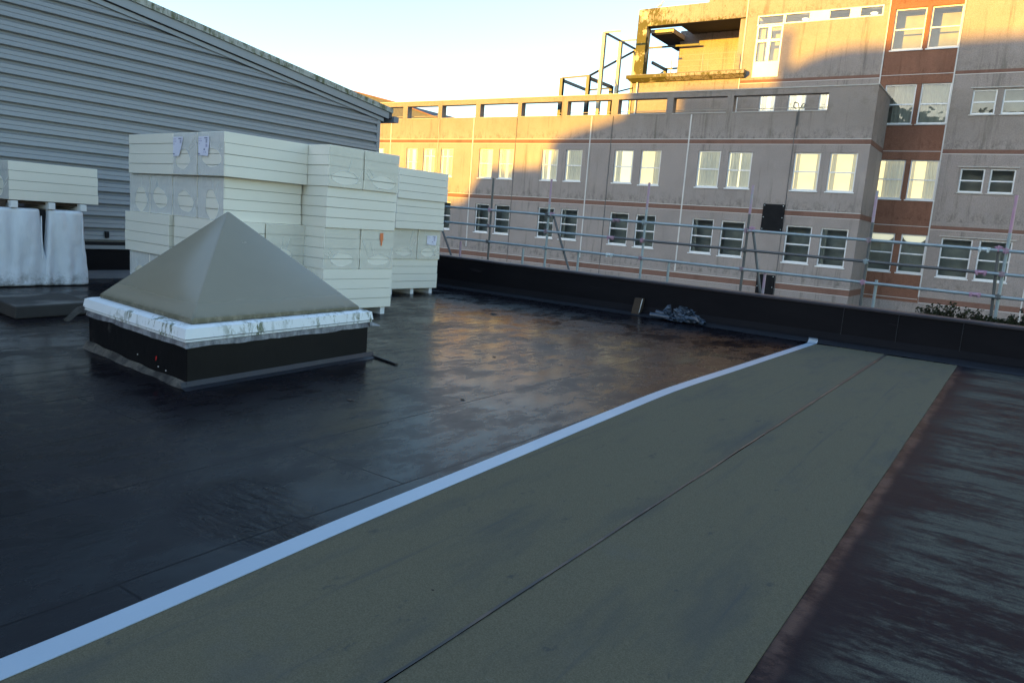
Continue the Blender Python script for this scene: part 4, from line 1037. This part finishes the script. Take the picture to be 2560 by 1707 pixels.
# dome: four-sided pyramid with a short vertical lip and softened hips
mi = .036; zb0 = .532
bmd = bmesh.new()
def rg(m_, z): return [bmd.verts.new(kq(a, b_, z)) for a, b_ in ((m_,m_),(1-m_,m_),(1-m_,1-m_),(m_,1-m_))]
lo = rg(mi, zb0); l2 = rg(mi+.001, zb0+.038); ap = bmd.verts.new((c0.x+APX[0], c0.y+APX[1], 1.512))
for k in range(4): bmd.faces.new((lo[k], lo[(k+1)%4], l2[(k+1)%4], l2[k]))
bmd.faces.new(lo[::-1])
NB = 14; ctr = (c0.x, c0.y, .7)
for k in range(4):
    A, B, C_ = l2[k].co.copy(), l2[(k+1)%4].co.copy(), ap.co.copy()
    nrm = (B-A).cross(C_-A).normalized()
    if nrm.dot((A+B)/2-Vector(ctr)) < 0: nrm = -nrm
    rows = []
    for i_ in range(NB+1):
        row = []
        for j_ in range(NB+1-i_):
            wc = i_/NB; wb = j_/NB; wa = 1-wc-wb
            p = A*wa+B*wb+C_*wc+nrm*(.034*27*wa*wb*wc+.010*math.sin(math.pi*min(1,wc*1.6))*(4*wa*wb))
            row.append(bmd.verts.new(p))
        rows.append(row)
    for i_ in range(NB):
        for j_ in range(NB-i_):
            bmd.faces.new((rows[i_][j_], rows[i_][j_+1], rows[i_+1][j_]))
            if j_ < NB-i_-1: bmd.faces.new((rows[i_][j_+1], rows[i_+1][j_+1], rows[i_+1][j_]))
bmesh.ops.remove_doubles(bmd, verts=bmd.verts[:], dist=.0005)
bmesh.ops.recalc_face_normals(bmd, faces=bmd.faces[:])
me = bpy.data.meshes.new('dome'); org = ORG[sl.name]
for v in bmd.verts: v.co -= org
bmd.to_mesh(me); bmd.free(); me.materials.append(M['dome'])
for p in me.polygons: p.use_smooth = True
o = bpy.data.objects.new('dome', me); COL.objects.link(o); o.parent = sl
md = o.modifiers.new('bevel', 'BEVEL'); md.width = .016; md.segments = 3; md.limit_method = 'ANGLE'; md.angle_limit = R(25); md.harden_normals = True
# base felt peeling along the left face, and bitumen fillet on the right face
b = MB(); n_ = 50; vs = []
for i in range(n_+1):
    t = -.01+1.03*i/n_; e = .022+.012*noise.noise(Vector((t*6,0,0))); hh = .045+.025*noise.noise(Vector((t*5,3,0)))+.045*max(0,t-.5)
    vs += [kq(t,-e*.9-.004,.002), kq(t,-e*.5,.02+hh*.3), kq(t,-.003,hh+.01)]
b.add(vs,[(3*i+j,3*i+3+j,3*i+4+j,3*i+1+j) for i in range(n_) for j in range(2)]); b.build('peeling_skirt', M['peel'], sl, fix=False)
b = MB(); vs = []
for i in range(n_+1):
    t = -.03+1.07*i/n_; e = .028+.006*noise.noise(Vector((t*5,8,0)))
    vs += [kq(-e-.02,t,.0015), kq(-e*.5,t,.018), kq(-.003,t,.06)]
b.add(vs,[(3*i+j,3*i+3+j,3*i+4+j,3*i+1+j) for i in range(n_) for j in range(2)]); b.build('base_fillet', M['fillet'], sl, fix=False)
b = MB(); q = kq(.26,-.006,.17); b.add([(q[0]-.008,q[1]-.002,q[2]-.028),(q[0]+.006,q[1]-.002,q[2]-.01),(q[0]+.012,q[1]-.002,q[2]+.022),(q[0]-.006,q[1]-.002,q[2]+.014)],[(0,1,2,3)]); b.build('paint_mark', M['red'], sl, fix=False)
b = MB()
for aa, zz in ((.44,.14),(.24,.10),(.17,.09)):
    q = kq(aa,-.006,zz); b.box(q[0]-.004,q[0]+.004,q[1]-.004,q[1],q[2]-.004,q[2]+.005)
b.build('paint_speck', M['crease'], sl)

# lath beside the skylight
b = MB(); b.beam((-5.93,5.98,.014),(-5.44,5.86,.010),.030,.018); tag(b.build('timber_lath', M['lap']), 'thin black lath lying beside the skylight corner', 'lath')

# ------------------------------------------------------------------ scaffold
sc = thing('scaffolding', (-6, 14.5, -9), 'galvanised scaffold handrail with pink painted poles beyond the parapet', 'scaffold')
YS = 14.5
def zr(x, z0_): return z0_ - .115*(x+10.7)/10.4
poles = [(-10.68,2.64,'galv_dark',None),(-9.06,2.66,'galv','p'),(-6.67,2.66,'galv','p'),(-4.52,2.68,'galv_dark','p'),(-2.34,2.655,'galv_dark','p'),(-.30,2.66,'galv','p'),(2.0,2.7,'galv',None)]
for i, (x, zt, mt, pk) in enumerate(poles):
    zp = zt if pk is None else zt-(.55 if i != 5 else .60)
    b = MB(); b.tube((x,YS,-9),(x+.01,YS,zp),.026,12); o_ = b.build('pole', M[mt], sc)
    if pk:
        b = MB(); b.tube((x+.01,YS,zp),(x+.012,YS,zt),.0247,12); b.build('painted_end', M['galv_pink'] if i not in (5,) else M['pink'], o_)
for zz, mt, jn in ((1.885,'galv',(-7.3,-.60)),(1.51,'galv',(-7.40,-.59)),(1.14,'galv',(-7.39,-.62))):
    xs_ = [-12.05 if zz > 1.2 else -11.95, jn[0], jn[1], 14]
    for k, (xa, xb) in enumerate(zip(xs_, xs_[1:])):
        mm = 'galv' if not (zz == 1.51 and k == 1) else 'galv_dark'
        b = MB(); b.tube((xa,YS-.05,zr(xa,zz)),(xb,YS-.05,zr(xb,zz)),.026,12); b.build('rail', M[mm], sc)
for xa, xb, zz in ((-7.35,-6.72,1.51),(-7.7,-7.42,1.14),(-1.1,-.66,1.885),(-1.75,-.65,1.51)):
    b = MB(); b.tube((xa,YS-.05,zr(xa,zz)),(xb,YS-.05,zr(xb,zz)),.0252,12); b.build('painted_rail', M['galv_pink'], sc)
def coupler(x, y, z, mt):
    b = MB(); b.box(x-.042,x+.042,y-.055,y+.035,z-.035,z+.035); b.tube((x-.06,y-.03,z+.02),(x+.06,y-.03,z+.02),.012,6); b.tube((x,y-.07,z-.05),(x,y-.07,z+.055),.012,6)
    b.tube((x,y,z-.04),(x,y,z+.04),.036,10); b.build('coupler', M[mt], sc, bevel=.006)
for i, (x, *_r) in enumerate(poles):
    for j, zz in enumerate((1.885,1.51,1.14)):
        coupler(x, YS-.02, zr(x,zz), ['pink','fitting','galv_dark','fitting','galv'][(i*2+j) % 5])
def sleeve(x, zz, mt):
    z = zr(x,zz); b = MB()
    b.tube((x-.085,YS-.05,z),(x+.085,YS-.05,z),.036,10)
    for dx in (-.055,.055): b.box(x+dx-.018,x+dx+.018,YS-.10,YS-.08,z-.05,z+.03); b.tube((x+dx,YS-.11,z-.02),(x+dx,YS-.07,z-.02),.012,6)
    b.build('sleeve_coupler', M[mt], sc, bevel=.004)
sleeve(-7.40,1.51,'pink'); sleeve(-7.39,1.14,'fitting_pale'); sleeve(-7.3,1.885,'fitting'); sleeve(-.60,1.885,'fitting_pale'); sleeve(-.59,1.51,'pink'); sleeve(-.62,1.14,'pink')
for x0_, z0_, x1_, z1_ in ((-12.45,1.80,-11.70,.45),(-8.95,1.88,-8.30,.40),(-4.42,1.855,-4.05,.30),(-.405,1.80,-.325,.20)):
    b = MB(); b.tube((x0_,YS+.03,z0_),(x1_,YS+.05,z1_),.026,12); b.build('brace', M['galv_dark'], sc)
    coupler(x0_, YS+.0, z0_-.0, 'pink')
for x, zt, mt in ((-11.55,1.08,'galv_pink'),(-9.68,1.06,'galv'),(-8.20,1.08,'galv'),(-6.05,1.068,'galv'),(-4.08,1.052,'galv_pink'),(-2.13,1.11,'galv')):
    b = MB(); b.tube((x,YS+.02,-.4),(x,YS+.02,zt),.026,12); b.build('stub_pole', M[mt], sc)
b = MB(); b.box(-14.2,14,14.35,15.4,-.95,-.90); b.build('deck_board', M['rawwood'], sc)

# ------------------------------------------------------------------ creeper behind the parapet at right
iv = thing('creeper', (.2, 14.25, .3), 'dark leafy creeper hanging over the parapet by the right-hand pole', 'plant')
lf = MB(); tw = MB(); rnd = random.Random(3)
for k in range(260):
    x = rnd.uniform(-1.25, 1.9); base = Vector((x, 14.1+rnd.uniform(0,.3), .50)); d = Vector((rnd.uniform(-.6,.3),rnd.uniform(-.2,.2),rnd.uniform(.35,1))).normalized()
    hh = .07+.13*rnd.random()*(.35+max(0,noise.noise(Vector((x*1.6,0,0)))+.4)); p = base
    for s_ in range(6):
        q = p+d*hh/3; d = (d+Vector((rnd.uniform(-.4,.4),rnd.uniform(-.3,.3),rnd.uniform(-.25,.2)))).normalized()
        tw.tube(p, q, .0035, 4, cap=False)
        for _ in range(4):
            c_ = q+Vector((rnd.uniform(-.03,.03),rnd.uniform(-.03,.03),rnd.uniform(-.03,.03)))
            a = Vector((rnd.uniform(-1,1),rnd.uniform(-1,1),rnd.uniform(-1,1))).normalized(); e = a.orthogonal().normalized(); f_ = a.cross(e); s2 = rnd.uniform(.016,.034)
            lf.add([c_-e*s2, c_+f_*s2*.6, c_+e*s2, c_-f_*s2*.6],[(0,1,2,3)])
        p = q
tw.tube((-1.35,14.25,.50),(1.95,14.25,.50),.05,6)
lf.build('leaves', M['leaf'], iv, fix=False); tw.build('stems', M['twig'], iv)
b = MB(); b.tube((-2.05+.45,14.1,.60),(-1.62,14.1,.74),.006,5); 

# ------------------------------------------------------------------ crumpled sheet bundle and timber stub at the parapet foot
bd = thing('crumpled_sheeting', (-5.75, 13.45, 0), 'crumpled blue-grey plastic sheeting heaped against the parapet foot', 'plastic sheeting')
def crumple(c, r, seed, name, dy=1.0, flat=.6):
    bb = bmesh.new(); bmesh.ops.create_icosphere(bb, subdivisions=4, radius=1.0)
    for v in bb.verts:
        d = v.co.normalized(); n1 = noise.noise(d*1.7+Vector((seed,0,0))); n2 = abs(noise.noise(d*3.4+Vector((0,seed,0)))); n3 = abs(noise.noise(d*7+Vector((0,0,seed))))
        rr_ = 1+.55*n1-.75*n2+.35*n3
        v.co = Vector((d.x*r[0]*rr_, d.y*r[1]*rr_, max(-c[2]+.02, d.z*r[2]*rr_)))
    me = bpy.data.meshes.new(name); org = ORG[bd.name]
    for v in bb.verts: v.co += Vector(c)-org
    bb.to_mesh(me); bb.free(); me.materials.append(M['tarp']); o = bpy.data.objects.new(name, me); COL.objects.link(o); o.parent = bd
crumple((-5.98,13.42,.10),(.17,.14,.13),2.0,'fold'); crumple((-5.62,13.42,.16),(.27,.17,.15),5.5,'fold'); crumple((-5.40,13.40,.09),(.24,.14,.09),8.3,'fold'); crumple((-5.72,13.36,.06),(.30,.16,.07),11.0,'fold')
def roll(p0, p1, r, name='roll'):
    p0 = Vector(p0); p1 = Vector(p1); d = (p1-p0).normalized(); u = d.cross(Vector((0,0,1))).normalized(); v = u.cross(d); n_ = 40; vs = []
    for i in range(n_+1):
        a = i/n_*2*math.pi*1.7; rr_ = r*(1-.35*i/n_)
        vs += [p0+(u*math.cos(a)+v*math.sin(a))*rr_, p1+(u*math.cos(a)+v*math.sin(a))*rr_*.92]
    b = MB(); b.add(vs,[(2*i,2*i+1,2*i+3,2*i+2) for i in range(n_)],True); b.build(name, M['tarp'], bd, fix=False)
roll((-6.38,13.28,.085),(-5.92,13.33,.075),.060); roll((-6.30,13.40,.15),(-6.02,13.43,.12),.05); roll((-5.20,13.28,.07),(-5.06,13.20,.055),.05)
def ribbon(pts, wd, ph):
    b = MB(); vs = []
    for i, p in enumerate(pts):
        a = ph+i*.5; vs += [Vector(p)+Vector((0,math.cos(a)*wd,math.sin(a)*wd)), Vector(p)-Vector((0,math.cos(a)*wd,math.sin(a)*wd))]
    b.add(vs,[(2*i,2*i+1,2*i+3,2*i+2) for i in range(len(pts)-1)],False); b.build('loose_edge', M['tarp'], bd, fix=False)
ribbon([(-6.10,13.32,.20),(-6.02,13.34,.30),(-5.94,13.35,.32),(-5.90,13.34,.22),(-5.82,13.3,.16),(-5.86,13.27,.08)],.045,.6)
ribbon([(-5.78,13.32,.22),(-5.72,13.32,.33),(-5.60,13.33,.32),(-5.46,13.33,.30),(-5.36,13.31,.24),(-5.34,13.28,.16),(-5.46,13.25,.14),(-5.66,13.26,.16),(-5.76,13.27,.18)],.035,1.1)
ribbon([(-5.50,13.22,.12),(-5.40,13.22,.15),(-5.28,13.22,.15),(-5.18,13.2,.11),(-5.12,13.18,.08)],.035,.3)
bd.location.x += .47; bd.scale = (.85,.85,.88)
b = MB(); b.hexa([(-6.360,13.60,.005),(-6.190,13.60,.005),(-6.190,13.76,.005),(-6.360,13.76,.005)],[(-6.320,13.63,.33),(-6.160,13.63,.33),(-6.160,13.76,.33),(-6.320,13.76,.33)])
o = b.build('timber_stub', M['wood']); tag(o, 'short brown timber stub with a white edge at the parapet foot', 'timber')
b = MB(); b.hexa([(-6.190,13.59,.05),(-6.182,13.59,.05),(-6.182,13.60,.05),(-6.190,13.60,.05)],[(-6.152,13.61,.33),(-6.140,13.61,.33),(-6.140,13.62,.33),(-6.152,13.62,.33)]); b.build('white_edge', M['upvc'], o)

# ------------------------------------------------------------------ scraps on the roof
rnd = random.Random(11)
scr = [(-4.6,4.4,.05),(-6.3,11.6,.06),(-3.9,10.7,.035),(-4.9,12.2,.04),(-4.4,9.3,.03),(-3.3,8.1,.03),(-5.1,7.2,.03),(-1.9,2.35,.012),(-7.6,10.6,.09),(-4.0,5.2,.03)]
where = ['between the skylight and the tape','in the middle of the dark roof near the parapet','near the far end of the tape','close to the parapet foot below the crumpled sheeting','halfway along the reddish wet roof','beside the tape halfway along','on the wet roof right of the skylight','on the olive felt strip near the bottom','in front of the far stack','left of the tape in the foreground']
for (x, y, s_), wh in zip(scr, where):
    b = MB(); n_ = 7; z_ = .0025 if x < -2.7 else .0110
    pts = [(x+s_*(.6+.5*rnd.random())*math.cos(2*math.pi*i/n_), y+s_*.5*(.6+.5*rnd.random())*math.sin(2*math.pi*i/n_)) for i in range(n_)]
    top = [(x+(p[0]-x)*.6, y+(p[1]-y)*.6, z_+s_*.22) for p in pts]
    b.add([(p[0],p[1],z_) for p in pts]+top,[(i,(i+1)%n_,n_+(i+1)%n_,n_+i) for i in range(n_)]+[tuple(range(n_,2*n_))])
    tag(b.build('scrap', M['debris']), f'small dark scrap lying {wh}', 'scrap', 'dark scraps on the roof')
